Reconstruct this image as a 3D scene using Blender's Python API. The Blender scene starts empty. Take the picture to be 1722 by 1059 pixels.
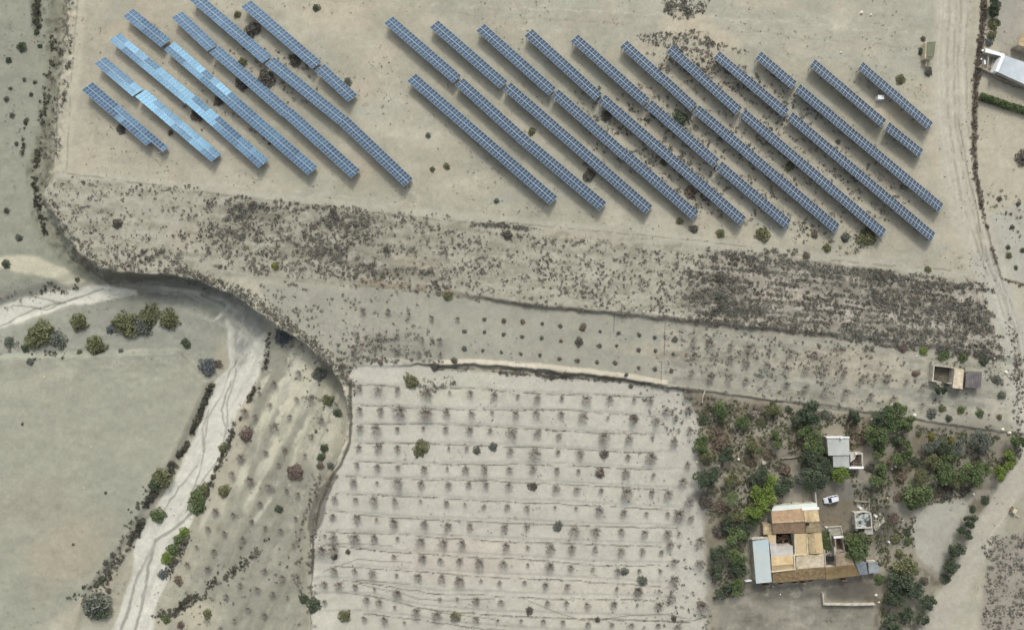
import bpy, math, random
import numpy as np
from mathutils import Vector, Matrix

C = bpy.context.scene.collection
D = bpy.data
rad = math.radians
random.seed(7)
RNG = np.random.default_rng(11)

# ------------------------------------------------------------------ camera
S = 0.156            # metres per photo pixel at plateau level
HC = 185.0           # flying height of the drone
sc = bpy.context.scene
cam_d = D.cameras.new('camera'); cam = D.objects.new('camera', cam_d); C.objects.link(cam)
cam.location = (0, 0, HC); cam.rotation_euler = (0, 0, 0)
cam_d.sensor_fit = 'HORIZONTAL'; cam_d.angle = 2*math.atan(861*S/HC)
cam_d.clip_start = 1; cam_d.clip_end = 20000
sc.camera = cam

# ------------------------------------------------------------------ sky and sun
SUN_DIR = Vector((0.025, 0.772, 0.635)).normalized()
elev = math.asin(SUN_DIR.z)
w = D.worlds.new('World'); sc.world = w; w.use_nodes = True
nt = w.node_tree; nt.nodes.clear()
sky = nt.nodes.new('ShaderNodeTexSky'); sky.sky_type = 'NISHITA'; sky.sun_disc = False
sky.sun_elevation = elev; sky.sun_rotation = math.atan2(SUN_DIR.x, SUN_DIR.y)
sky.dust_density = 4.0; sky.air_density = 1.0; sky.ozone_density = 1.0
hs = nt.nodes.new('ShaderNodeHueSaturation'); hs.inputs['Saturation'].default_value = 0.35
bg = nt.nodes.new('ShaderNodeBackground'); bg.inputs['Strength'].default_value = 0.12
wo = nt.nodes.new('ShaderNodeOutputWorld')
nt.links.new(sky.outputs[0], hs.inputs['Color']); nt.links.new(hs.outputs[0], bg.inputs[0]); nt.links.new(bg.outputs[0], wo.inputs[0])
sd = D.lights.new('sun', 'SUN'); sun = D.objects.new('sun', sd); C.objects.link(sun)
sd.energy = 1.0; sd.angle = rad(10); sd.color = (1.0, 0.97, 0.92)
sun.rotation_euler = SUN_DIR.to_track_quat('Z', 'Y').to_euler()
sun.location = (0, 120, 120)
sc.view_settings.view_transform = 'Standard'; sc.view_settings.look = 'None'
sc.view_settings.gamma = 1; sc.view_settings.exposure = 0.84
sc.view_settings.use_curve_mapping = False

# ------------------------------------------------------------------ numeric helpers
def lin(c):
    c = np.asarray(c, float)/255.0
    return np.where(c <= 0.04045, c/12.92, ((c+0.055)/1.055)**2.4)
ALB = 0.72
def alb(*c): return tuple(float(v)*ALB for v in lin(c))
def hsh(ix, iy, seed):
    h = (ix.astype(np.int64)*374761393 + iy.astype(np.int64)*668265263 + seed*2147483647) & 0xffffffff
    h = ((h ^ (h >> 13))*1274126177) & 0xffffffff
    return ((h ^ (h >> 16)) & 0xffffff)/float(0xffffff)
def vn(x, y, seed=0):
    x0 = np.floor(x); y0 = np.floor(y); fx = x-x0; fy = y-y0
    fx = fx*fx*(3-2*fx); fy = fy*fy*(3-2*fy)
    a = hsh(x0, y0, seed); b = hsh(x0+1, y0, seed); c = hsh(x0, y0+1, seed); d = hsh(x0+1, y0+1, seed)
    return a+(b-a)*fx+(c-a)*fy+(a-b-c+d)*fx*fy
def fbm(x, y, scale, seed=0, octv=4, gain=0.5):
    s = 0; a = 1; t = 0; x = x/scale; y = y/scale
    for i in range(octv):
        s = s+a*(vn(x, y, seed+i*17)-0.5); t += a; a *= gain; x = x*2.03+5.1; y = y*2.03+9.7
    return s/t*2            # about -1..1
def sst(a, b, x):
    t = np.clip((x-a)/(b-a), 0, 1); return t*t*(3-2*t)
def pline(px, py, pts, closed=False):
    """distance, side sign, running parameter"""
    best = np.full(px.shape, 1e18); side = np.ones(px.shape); par = np.zeros(px.shape)
    n = len(pts); m = n if closed else n-1
    for i in range(m):
        ax, ay = pts[i]; bx, by = pts[(i+1) % n]; dx = bx-ax; dy = by-ay; L = dx*dx+dy*dy+1e-9
        t = np.clip(((px-ax)*dx+(py-ay)*dy)/L, 0, 1)
        ex = px-ax-t*dx; ey = py-ay-t*dy; d = ex*ex+ey*ey
        k = d < best
        best = np.where(k, d, best); par = np.where(k, i+t, par)
        side = np.where(k, np.where(dx*(py-ay)-dy*(px-ax) < 0, 1.0, -1.0), side)
    return np.sqrt(best), side, par
def inside(px, py, pts):
    r = np.zeros(px.shape, bool); n = len(pts)
    for i in range(n):
        x1, y1 = pts[i]; x2, y2 = pts[(i+1) % n]
        if y1 == y2: continue
        k = ((y1 > py) != (y2 > py)) & (px < (x2-x1)*(py-y1)/(y2-y1)+x1)
        r ^= k
    return r
def poly(px, py, pts, soft):
    x0 = min(p[0] for p in pts)-soft; x1 = max(p[0] for p in pts)+soft
    y0 = min(p[1] for p in pts)-soft; y1 = max(p[1] for p in pts)+soft
    out = np.zeros(px.shape)
    k = (px > x0) & (px < x1) & (py > y0) & (py < y1)
    if not k.any(): return out
    qx = px[k]; qy = py[k]
    d, _, _ = pline(qx, qy, pts, True)
    d = np.where(inside(qx, qy, pts), d, -d)
    out[k] = sst(-soft, soft, d)
    return out

# ------------------------------------------------------------------ the lie of the land (photo pixels)
CLIFF = [(128,-400),(125,-20),(112,100),(100,200),(95,270),(78,330),(115,400),(168,452),(230,460),(272,460),(330,470),(385,492),
         (430,522),(470,552),(510,577),(545,607),(575,645),(584,690),(581,740),(556,800),(532,850),(521,900),(523,960),(520,1059),(515,1500)]
CW = [44,44,40,36,32,34,36,26,8,5,5,5,6,6,6,7,7,6,5,5,8,8,7,7,7]
L2 = [(-900,400),(420,462),(560,470),(760,491),(900,513),(1100,531),(1240,546),(1500,569),(1690,601),(2600,700)]
L3 = [(-900,600),(580,612),(730,612),(790,611),(900,621),(1050,636),(1150,654),(1400,682),(1700,727),(2600,830)]
ROWS = [  # terrace rows of the almond field: (x, y) of the tree line
 [(604,653),(670,654),(718,657),(791,660),(902,667),(1024,671),(1100,673)],
 [(606,687),(674,690),(718,694),(840,694),(945,696),(1030,701),(1101,706)],
 [(606,718),(712,719),(791,721),(902,728),(1010,734),(1098,736)],
 [(604,750),(700,752),(791,754),(902,759),(1024,764),(1098,768)],
 [(602,781),(713,786),(816,787),(895,787),(1000,790),(1097,797)],
 [(582,807),(710,812),(817,814),(934,819),(1053,826),(1120,829)],
 [(565,837),(708,840),(813,849),(935,852),(1060,860),(1140,863)],
 [(555,865),(660,876),(770,882),(880,885),(1000,891),(1140,894)],
 [(548,900),(669,904),(770,912),(850,916),(960,920),(1112,925)],
 [(544,922),(662,934),(805,942),(890,947),(1000,956),(1110,957)],
 [(562,955),(628,962),(705,967),(810,975),(920,980),(1040,987),(1110,992)],
 [(560,979),(632,988),(735,1004),(802,1006),(920,1012),(1040,1014),(1105,1016)],
 [(617,1006),(700,1026),(765,1035),(840,1041),(950,1045),(1070,1048),(1160,1052)],
 [(612,1037),(682,1044),(780,1060),(900,1070),(1100,1080)],
]
ROWX = [
 [604,638,670,718,755,791,832,870,902,945,985,1024,1067,1092],
 [606,640,674,716,752,792,827,868,903,943,981,1021,1065,1101],
 [606,635,670,712,750,789,823,860,902,941,1014,1058,1098],
 [604,637,670,755,785,859,900,938,975,1016,1055,1095],
 [602,636,669,713,752,784,816,856,895,935,972,1009,1053,1097],
 [596,634,670,710,754,788,817,857,934,969,1010,1053,1094,1123],
 [565,600,629,664,708,752,781,813,854,887,934,967,1007,1048,1086,1121,1140],
 [560,600,633,665,715,752,790,850,887,965,1002,1045,1082,1120,1140],
 [548,563,598,629,669,709,745,777,850,887,925,961,1001,1042,1080,1112],
 [544,562,662,710,742,772,805,847,888,925,958,995,1038,1075,1110],
 [562,597,628,667,705,742,772,810,840,882,918,953,1035,1072,1108],
 [547,570,597,632,670,740,770,802,842,920,953,987,1033,1072,1107],
 [617,637,665,702,735,765,800,838,875,912,948,988,1030,1062,1105,1138],
 [612,647,682],
]
def rowy(i, x): return np.interp(x, [p[0] for p in ROWS[i]], [p[1] for p in ROWS[i]])
ROAD1 = [(1612,-300),(1603,0),(1598,100),(1600,200),(1622,330),(1655,440),(1682,500),(1705,570),(1718,640),(1740,760),(1760,900)]
ROAD2 = [(1860,640),(1722,795),(1695,830),(1670,870),(1640,930),(1600,1000),(1570,1065),(1480,1300)]
RIVER_N = [(-300,590),(0,535),(60,508),(120,488),(190,476),(250,476)]
RIVER_E = [(262,478),(330,490),(385,510),(402,560),(408,610),(385,665),(355,725),(325,785),(295,845),(262,905),(235,965),(215,1020),(200,1059),(150,1300)]
def to_px(X, Y, z):
    f = HC/(HC-z); return 861+X/S*f, 529.5-Y/S*f
def height(X, Y):
    X = np.asarray(X, float); Y = np.asarray(Y, float)
    qx = 861+X/S; qy = 529.5-Y/S
    wx = qx+4*fbm(qx, qy, 22, 3, 4, .6); wy = qy+4*fbm(qx, qy, 22, 4, 4, .6)
    # plateau
    hp = 0.35*fbm(qx, qy, 260, 21, 3)+0.10*fbm(qx, qy, 26, 22, 3)
    d2 = wy-np.interp(wx, [p[0] for p in L2], [p[1] for p in L2])
    hp = hp-(0.9-0.75*(1-sst(700, 860, qx))-0.45*sst(1250, 1500, qx))*sst(-2, 8, d2)
    d3 = wy-np.interp(wx, [p[0] for p in L3], [p[1] for p in L3])
    east = sst(1130, 1190, qx)
    hp = hp-((1.0-0.75*(1-sst(640, 780, qx)))*(1-east)+0.45*east)*sst(0, 5, d3)
    below = sst(0, 30, d3)
    hp = hp-below*0.0026*np.clip(qy-640, 0, 700)
    fm = poly(qx, qy, [(588,640),(760,640),(1140,665),(1150,1100),(525,1100),(540,900),(590,760)], 14)
    dev = np.zeros(qx.shape)
    k = fm > 0
    if k.any():
        kx = qx[k]; ky = qy[k]+1.2*fbm(kx, qy[k], 14, 5, 2); dv = np.zeros(kx.shape)
        prev = rowy(0, kx)-40
        for i in range(len(ROWS)):
            yi = rowy(i, kx)-6
            fr = (ky-prev)/(yi-prev); dv = np.where((fr >= 0) & (fr < 1), fr, dv); prev = yi
        dv = 0.13*(np.where(dv > 0.9, (1-dv)/0.1*0.9, dv)-0.45)
        berm = np.zeros(kx.shape)
        dev[k] = dv*fm[k]
    hp = hp+dev
    # low ground, read at its own depth
    f = HC/(HC+6.5); lx = 861+X/S*f; ly = 529.5-Y/S*f
    strip = poly(lx, ly, [(470,560),(560,620),(600,700),(560,850),(540,1200),(330,1200),(300,1059),(350,930),(430,760),(455,640)], 40)
    hl = -6.6+1.5*strip+0.25*fbm(lx, ly, 120, 31, 3)+0.14*fbm(lx, ly, 18, 32, 3)
    upper = poly(lx, ly, [(-3000,-3000),(130,-3000),(110,120),(90,330),(180,470),(0,500),(-3000,500)], 40)
    hl = hl+1.3*upper
    bank = poly(lx, ly, [(-3000,640),(-3000,600),(0,600),(300,590),(352,640),(300,758),(248,845),(215,905),(150,990),(60,1300),(-3000,1300)], 6)
    hl = hl+0.8*bank
    dr, _, _ = pline(lx, ly, RIVER_E); dn, _, _ = pline(lx, ly, RIVER_N)
    hl = hl-0.55*(1-sst(24, 44, dr))-0.4*(1-sst(14, 30, dn))
    # joint
    dc, side, par = pline(wx, wy, CLIFF)
    s = dc*side
    wd = np.interp(par, range(len(CW)), CW)
    m = sst(0, 1, (s+wd)/wd)
    m = np.where(s > 0, 1.0, m)
    gul = (m > 0.02) & (m < 0.98)
    z = hl*(1-m)+hp*m
    z = z+np.where(gul, 1.1*fbm(qx, qy, 11, 41, 4, .6)*np.clip(-s/8, 0, 1), 0)
    z = z+0.35*np.exp(-((s-4)/5)**2)*fbm(qx, qy, 9, 43, 2)*(hp-hl > 2)
    return z
def hgt(X, Y): return float(height(np.array([X]), np.array([Y]))[0])
def P(px, py, z):
    f = (HC-z)/HC; return ((px-861)*S*f, (529.5-py)*S*f)
def G(px, py):
    """world point on the ground that shows at this photo pixel"""
    z = np.zeros(np.shape(px)) if np.ndim(px) else np.zeros(1)
    px = np.atleast_1d(np.asarray(px, float)); py = np.atleast_1d(np.asarray(py, float))
    for _ in range(4):
        f = (HC-z)/HC; X = (px-861)*S*f; Y = (529.5-py)*S*f; z = 0.5*z+0.5*height(X, Y) if _ else height(X, Y)
    z = height(X, Y)
    return X, Y, z
def G1(px, py):
    X, Y, z = G([px], [py]); return float(X[0]), float(Y[0]), float(z[0])

# ------------------------------------------------------------------ object helpers
def tag(o, label=None, cat=None, group=None, kind=None):
    if label: o['label'] = label
    if cat: o['category'] = cat
    if group: o['group'] = group
    if kind: o['kind'] = kind
    return o
def mesh_np(name, V, F, mats, smooth=False, mi=None):
    me = D.meshes.new(name); V = np.asarray(V, np.float32); F = np.asarray(F, np.int32)
    n = F.shape[1]
    me.vertices.add(len(V)); me.vertices.foreach_set('co', V.ravel())
    me.loops.add(F.size); me.loops.foreach_set('vertex_index', F.ravel())
    me.polygons.add(len(F)); me.polygons.foreach_set('loop_start', np.arange(0, F.size, n, dtype=np.int32))
    me.polygons.foreach_set('loop_total', np.full(len(F), n, np.int32))
    if smooth: me.polygons.foreach_set('use_smooth', np.ones(len(F), bool))
    for m in (mats if isinstance(mats, (list, tuple)) else [mats]): me.materials.append(m)
    if mi is not None: me.polygons.foreach_set('material_index', np.asarray(mi, np.int32))
    me.update(calc_edges=True); return me
def link(name, me, parent=None, loc=(0,0,0), rot=(0,0,0), scale=(1,1,1)):
    o = D.objects.new(name, me); C.objects.link(o); o.parent = parent
    o.location = loc; o.rotation_euler = rot; o.scale = scale; return o
def empty(name, loc=(0,0,0), rz=0): 
    o = D.objects.new(name, None); C.objects.link(o); o.location = loc; o.rotation_euler = (0,0,rz); o.empty_display_size = 0.5; return o
class MB:
    def __init__(s): s.v = []; s.f = []; s.m = []
    def face(s, pts, m=0):
        b = len(s.v); s.v += [tuple(p) for p in pts]; s.f.append(tuple(range(b, b+len(pts)))); s.m.append(m)
    def hexa(s, lo, hi, m=0):
        """lo, hi: four corners each, counter-clockwise seen from above"""
        b = len(s.v); s.v += [tuple(p) for p in lo]+[tuple(p) for p in hi]
        for f in ((3,2,1,0),(4,5,6,7),(0,1,5,4),(1,2,6,5),(2,3,7,6),(3,0,4,7)): s.f.append(tuple(b+i for i in f)); s.m.append(m)
    def box(s, x0, x1, y0, y1, z0, z1, m=0):
        c = [(x0,y0),(x1,y0),(x1,y1),(x0,y1)]; s.hexa([(x,y,z0) for x,y in c], [(x,y,z1) for x,y in c], m)
    def bar(s, a, b, w, h=None, m=0):
        a = Vector(a); b = Vector(b); h = h or w; d = (b-a).normalized()
        u = d.cross(Vector((0,0,1)));  u = Vector((1,0,0)) if u.length < 1e-3 else u.normalized()
        v = u.cross(d).normalized(); u = u*w/2; v = v*h/2
        s.hexa([a-u-v, a+u-v, b+u-v, b-u-v], [a-u+v, a+u+v, b+u+v, b-u+v], m)
    def tube(s, a, b, r0, r1, n=6, m=0, cap=True):
        a = Vector(a); b = Vector(b); d = (b-a).normalized()
        u = d.cross(Vector((0.3,0.1,1))).normalized(); v = d.cross(u)
        k = len(s.v)
        for c, r in ((a, r0), (b, r1)):
            for i in range(n):
                t = 2*math.pi*i/n; s.v.append(tuple(c+u*math.cos(t)*r+v*math.sin(t)*r))
        for i in range(n): s.f.append((k+i, k+(i+1) % n, k+n+(i+1) % n, k+n+i)); s.m.append(m)
        if cap: s.f.append(tuple(k+n+i for i in range(n))); s.m.append(m)
    def mesh(s, name, mats, smooth=False):
        me = D.meshes.new(name); me.from_pydata(s.v, [], s.f)
        for m in (mats if isinstance(mats, (list, tuple)) else [mats]): me.materials.append(m)
        me.polygons.foreach_set('material_index', s.m)
        if smooth: me.polygons.foreach_set('use_smooth', [True]*len(s.f))
        me.update(); return me
    def build(s, name, mats, parent=None, smooth=False, **k): return link(name, s.mesh(name, mats, smooth), parent, **k)

# ------------------------------------------------------------------ materials
def mat(name, col, rough=0.8, var=0.15, scale=1.0, metal=0.0, spec=0.3, col2=None, bump=0.0, detail=4, contrast=(0.35,0.65), tint=None, coord='Object'):
    m = D.materials.new(name); m.use_nodes = True; nt = m.node_tree; b = nt.nodes['Principled BSDF']
    b.inputs['Roughness'].default_value = rough; b.inputs['Metallic'].default_value = metal
    b.inputs['Specular IOR Level'].default_value = spec
    if tint: b.inputs['Specular Tint'].default_value = (*tint, 1)
    tc = nt.nodes.new('ShaderNodeTexCoord' if coord != 'World' else 'ShaderNodeNewGeometry')
    no = nt.nodes.new('ShaderNodeTexNoise'); no.inputs['Scale'].default_value = scale; no.inputs['Detail'].default_value = detail
    no.inputs['Roughness'].default_value = 0.65
    nt.links.new(tc.outputs['Position' if coord == 'World' else coord], no.inputs['Vector'])
    r = nt.nodes.new('ShaderNodeValToRGB'); nt.links.new(no.outputs['Fac'], r.inputs['Fac'])
    c2 = col2 or tuple(c*(1-var*1.6) for c in col); c1 = tuple(min(1, c*(1+var)) for c in col)
    r.color_ramp.elements[0].position = contrast[0]; r.color_ramp.elements[1].position = contrast[1]
    r.color_ramp.elements[0].color = (*c2, 1); r.color_ramp.elements[1].color = (*c1, 1)
    nt.links.new(r.outputs['Color'], b.inputs['Base Color'])
    if bump:
        n2 = nt.nodes.new('ShaderNodeTexNoise'); n2.inputs['Scale'].default_value = scale*6; n2.inputs['Detail'].default_value = 3
        nt.links.new(tc.outputs['Position' if coord == 'World' else coord], n2.inputs['Vector'])
        bp = nt.nodes.new('ShaderNodeBump'); bp.inputs['Distance'].default_value = bump; bp.inputs['Strength'].default_value = 0.6
        nt.links.new(n2.outputs['Fac'], bp.inputs['Height']); nt.links.new(bp.outputs['Normal'], b.inputs['Normal'])
    return m
def ground_mat():
    m = D.materials.new('dry_ground'); m.use_nodes = True; nt = m.node_tree; b = nt.nodes['Principled BSDF']
    b.inputs['Roughness'].default_value = 0.95; b.inputs['Specular IOR Level'].default_value = 0.15
    at = nt.nodes.new('ShaderNodeAttribute'); at.attribute_name = 'soil'
    geo = nt.nodes.new('ShaderNodeNewGeometry')
    def noise(s, d=4):
        n = nt.nodes.new('ShaderNodeTexNoise'); n.inputs['Scale'].default_value = s; n.inputs['Detail'].default_value = d
        n.inputs['Roughness'].default_value = 0.7; nt.links.new(geo.outputs['Position'], n.inputs['Vector']); return n
    n1 = noise(1.3, 5); n2 = noise(5.0, 3)
    def mr(n, a, bb):
        q = nt.nodes.new('ShaderNodeMapRange'); q.inputs['From Min'].default_value = 0.25; q.inputs['From Max'].default_value = 0.75
        q.inputs['To Min'].default_value = a; q.inputs['To Max'].default_value = bb; nt.links.new(n.outputs['Fac'], q.inputs['Value']); return q
    q1 = mr(n1, 0.90, 1.08); q2 = mr(n2, 0.90, 1.09)
    mu = nt.nodes.new('ShaderNodeMath'); mu.operation = 'MULTIPLY'; nt.links.new(q1.outputs[0], mu.inputs[0]); nt.links.new(q2.outputs[0], mu.inputs[1])
    vm = nt.nodes.new('ShaderNodeVectorMath'); vm.operation = 'SCALE'; nt.links.new(at.outputs['Color'], vm.inputs[0]); nt.links.new(mu.outputs[0], vm.inputs['Scale'])
    nt.links.new(vm.outputs[0], b.inputs['Base Color'])
    bp = nt.nodes.new('ShaderNodeBump'); bp.inputs['Distance'].default_value = 0.12; bp.inputs['Strength'].default_value = 0.5
    nt.links.new(n2.outputs['Fac'], bp.inputs['Height']); nt.links.new(bp.outputs['Normal'], b.inputs['Normal'])
    return m

# ------------------------------------------------------------------ the ground
def axis(lo, hi, step, far):
    core = np.arange(lo, hi, step); out = []; d = step; p = core[-1]
    while p < far: d *= 1.25; p += d; out.append(p)
    neg = []; d = step; p = core[0]
    while p > -far: d *= 1.25; p -= d; neg.append(p)
    return np.concatenate([neg[::-1], core, out])
gx = axis(-143, 143, 0.30, 6000); gy = axis(-89, 89, 0.30, 6000)
GX, GY = np.meshgrid(gx, gy); nx = len(gx); ny = len(gy)
GXf = GX.ravel(); GYf = GY.ravel()
GZ = height(GXf, GYf)
px, py = to_px(GXf, GYf, GZ)
wxp = px+7*fbm(px, py, 40, 51, 4); wyp = py+7*fbm(px, py, 40, 52, 4)
col = np.empty((len(px), 3)); col[:] = lin((176,171,151))
def paint(mask, c, k=1.0):
    m = (mask*k)[:, None]; col[:] = col*(1-m)+lin(c)[None, :]*m
def blob(x, y, rx, ry=None, rot=0, soft=0.5):
    ry = ry or rx; c = math.cos(rad(rot)); s_ = math.sin(rad(rot))
    dx = wxp-x; dy = wyp-y; u = (dx*c+dy*s_)/rx; v = (-dx*s_+dy*c)/ry
    return 1-sst(1-soft, 1+soft, np.sqrt(u*u+v*v))
def line(pts, wd, soft=1.0, wob=1.0, brk=None, seed=60, fine=True):
    x = px+wob*fbm(px, py, 18, seed, 3); y = py+wob*fbm(px, py, 18, seed+1, 3)
    out = np.zeros(px.shape)
    x0 = min(p[0] for p in pts)-40; x1 = max(p[0] for p in pts)+40; y0 = min(p[1] for p in pts)-40; y1 = max(p[1] for p in pts)+40
    k = (px > x0) & (px < x1) & (py > y0) & (py < y1)
    d, _, _ = pline(x[k], y[k], pts); v = 1-sst(wd-soft, wd+soft, d)
    if brk is not None: v = v*sst(brk-0.25, brk+0.25, fbm(px[k], py[k], 12, seed+5, 3))
    out[k] = v; return out
n_big = fbm(px, py, 180, 71, 4); n_mid = fbm(px, py, 45, 72, 4); n_sm = fbm(px, py, 9, 73, 3); n_tiny = fbm(px, py, 3.2, 74, 2)
# plateau patches
paint(blob(300,150,260,150), (178,171,152), 0.6)
paint(sst(0.1, 0.6, n_big), (190,183,163), 0.5)
paint(sst(0.15, 0.6, -n_big), (168,166,149), 0.5)
paint(poly(wxp, wyp, [(640,60),(900,40),(1000,300),(1150,380),(740,350),(600,200)], 40), (184,179,160), 0.5)
paint(poly(wxp, wyp, [(700,-60),(1600,-60),(1560,130),(1420,110),(1200,85),(900,45),(720,20)], 14), (174,172,156), 0.7)
paint(poly(wxp, wyp, [(1000,180),(1200,60),(1420,200),(1620,330),(1640,450),(1400,400),(1150,370)], 40), (177,169,150), 0.6)
paint(poly(wxp, wyp, [(1540,200),(1600,180),(1640,300),(1655,450),(1560,400),(1600,340),(1560,260)], 12), (190,180,160), 0.8)
m1 = fbm(px, py*1.6, 70, 160, 5, .6); m2 = fbm(px, py*1.6, 60, 161, 5, .6)
paint(sst(0.05, 0.4, m1), (194,187,168), 0.5); paint(sst(0.05, 0.4, -m1), (164,160,143), 0.45); paint(sst(0.15, 0.5, m2), (190,176,156), 0.45); paint(sst(0.15, 0.5, -m2), (172,173,159), 0.4)
for k_, (a_, b__) in enumerate((((300,-20),(700,330)),((640,20),(940,360)),((610,60),(700,350)),((720,20),(1650,90)),((700,8),(1600,60)),((150,60),(150,280)),((160,300),(700,345)))):
    for o_ in (0, 7): paint(line([(a_[0]+o_, a_[1]), ((a_[0]+b__[0])/2+o_+8, (a_[1]+b__[1])/2-6), (b__[0]+o_, b__[1])], 1.4, 1.4, 6, brk=-0.05, seed=610+k_), (160,155,138) if k_ % 2 else (198,191,172), 0.4)
for x, y, r in ((1150,40,38),(1180,55,25),(1215,70,25),(1500,190,40),(560,15,50),(440,40,20),(200,60,30)): paint(blob(x,y,r,r*0.6), (196,184,160), 0.6)
paint(line([(138,-60),(128,100),(118,200),(108,285)], 10, 5), (192,187,166), 0.7)
paint(line([(135,-60),(120,130),(112,285)], 1.2, 1, brk=-0.2), (120,116,98), 0.5)
# upper-left low ground
paint(poly(wxp, wyp, [(-3000,-3000),(118,-3000),(100,100),(86,280),(72,330),(120,420),(175,475),(-3000,530)], 7), (152,153,136), 0.95)
paint(line([(72,-60),(74,60),(70,160),(52,260),(55,360),(90,430)], 9, 3), (155,156,139), 0.6)
paint(poly(wxp, wyp, [(86,-60),(112,-60),(104,100),(88,260),(66,330),(115,420),(180,470),(140,470),(60,390),(45,290),(75,160),(80,60)], 6), (128,126,108), 0.55)
paint(poly(px, py, [(48,-60),(66,-60),(70,44),(60,60),(52,40)], 3), (108,107,92), 0.7)
# scrub belt
paint(poly(wxp, wyp, [(92,292),(330,312),(700,358),(1000,382),(1380,430),(1645,470),(1705,610),(1240,552),(900,518),(640,482),(430,470),(180,450),(80,340)], 8), (170,166,149), 0.8)
paint(poly(wxp, wyp, [(350,330),(700,368),(760,385),(720,480),(560,460),(360,430)], 18), (150,146,130), 0.45)
paint(poly(wxp, wyp, [(1190,418),(1400,435),(1650,475),(1700,600),(1400,560),(1160,535),(1190,480)], 26), (162,154,141), 0.7)
for x, y, rx, ry in ((310,400,30,20),(980,395,70,12),(1320,500,60,10),(1550,470,50,8),(700,440,40,14)): paint(blob(x,y,rx,ry,5), (186,174,155), 0.5)
for x, y, rx, ry in ((420,350,45,9),(580,370,50,14),(560,425,70,12),(620,450,60,10),(460,365,30,10),(1210,490,55,22),(1230,520,60,16),(1500,500,110,16),(1600,520,80,16),(1420,460,80,8),(1560,560,80,10),(1650,540,40,25)):
    paint(blob(x,y,rx,ry,6,0.7), (112,108,95), 0.5)
scb = poly(wxp, wyp, [(1195,420),(1400,436),(1650,475),(1702,602),(1400,562),(1165,540),(1140,500),(1180,480),(1150,455)], 22)
hst = fbm(px/5, py-0.09*px, 7, 130, 3)+0.7*fbm(px, py, 7, 131, 3)
paint(scb*sst(0.05, 0.5, hst), (122,117,104), 0.55); paint(scb*sst(0.1, 0.5, -hst), (196,188,174), 0.6)
sc2 = poly(wxp, wyp, [(92,292),(330,312),(700,358),(1020,390),(1150,410),(1150,540),(900,518),(640,482),(430,470),(180,450),(80,340)], 8)
paint(sc2*sst(0.1, 0.5, hst), (136,131,114), 0.5); paint(sc2*sst(0.1, 0.5, -hst), (190,184,168), 0.5)
# levelled strip north of the scrub
paint(line([(110,292),(330,315),(520,337),(700,356),(900,375),(1100,395),(1300,422),(1620,462)], 7, 4, 3), (186,181,163), 0.8)
paint(line([(105,290),(330,322),(520,345),(700,366),(820,378)], 1.0, 1, 2, brk=-0.1), (110,106,90), 0.55)
paint(line([(820,372),(1000,388),(1180,405),(1400,438),(1600,455)], 1.0, 1, 2, brk=-0.1, seed=80), (110,106,90), 0.6)
# middle terrace
paint(poly(wxp, wyp, [(430,475),(620,487),(760,497),(900,519),(1240,552),(1705,612),(1712,722),(1400,680),(1150,650),(900,618),(590,610),(548,585),(470,530)], 6), (163,161,146), 0.9)
paint(line([(590,480),(760,492),(900,515),(1100,532),(1240,547)], 2.5, 2, 2, brk=-0.2), (125,112,92), 0.45)
paint(line([(600,470),(660,478),(760,490)], 5, 3, 3, brk=-0.05), (150,120,92), 0.45)
paint(line([(1070,521),(1100,525),(1140,531),(1180,536)], 1.2, 1, 1), (212,207,190), 0.8)
for x, y, rx, ry in ((1180,545,60,7),(1100,590,60,10),(1330,560,70,8),(1420,620,120,18),(1200,622,50,14),(1420,595,60,10)): paint(blob(x,y,rx,ry,6), (186,172,152), 0.45)
paint(line([(1130,620),(1250,628),(1400,650),(1560,668),(1690,680)], 9, 4, 3), (158,158,145), 0.7)
paint(poly(wxp, wyp, [(600,560),(760,572),(740,608),(600,606)], 8), (150,148,134), 0.6)
mtx = poly(wxp, wyp, [(1100,545),(1700,612),(1712,722),(1400,680),(1100,640)], 10)
paint(mtx*sst(0.05, 0.45, hst), (138,133,118), 0.5); paint(mtx*sst(0.05, 0.45, -hst), (190,180,162), 0.55)
paint(poly(wxp, wyp, [(440,480),(740,494),(700,560),(600,600),(560,590)], 8)*sst(0.1, 0.5, -n_sm+0.3*n_mid), (186,180,164), 0.55)
# pale bank above the field
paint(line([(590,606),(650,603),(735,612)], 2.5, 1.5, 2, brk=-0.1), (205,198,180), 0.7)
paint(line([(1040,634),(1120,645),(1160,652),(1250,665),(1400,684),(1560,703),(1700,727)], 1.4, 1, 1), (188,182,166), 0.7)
paint(line([(730,621),(800,622),(860,627),(900,630),(930,634),(1010,638),(1130,651),(1180,656),(1300,674),(1440,692),(1560,708),(1700,732)], 1.3, 1, 1, brk=-0.35), (92,86,70), 0.75)
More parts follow.
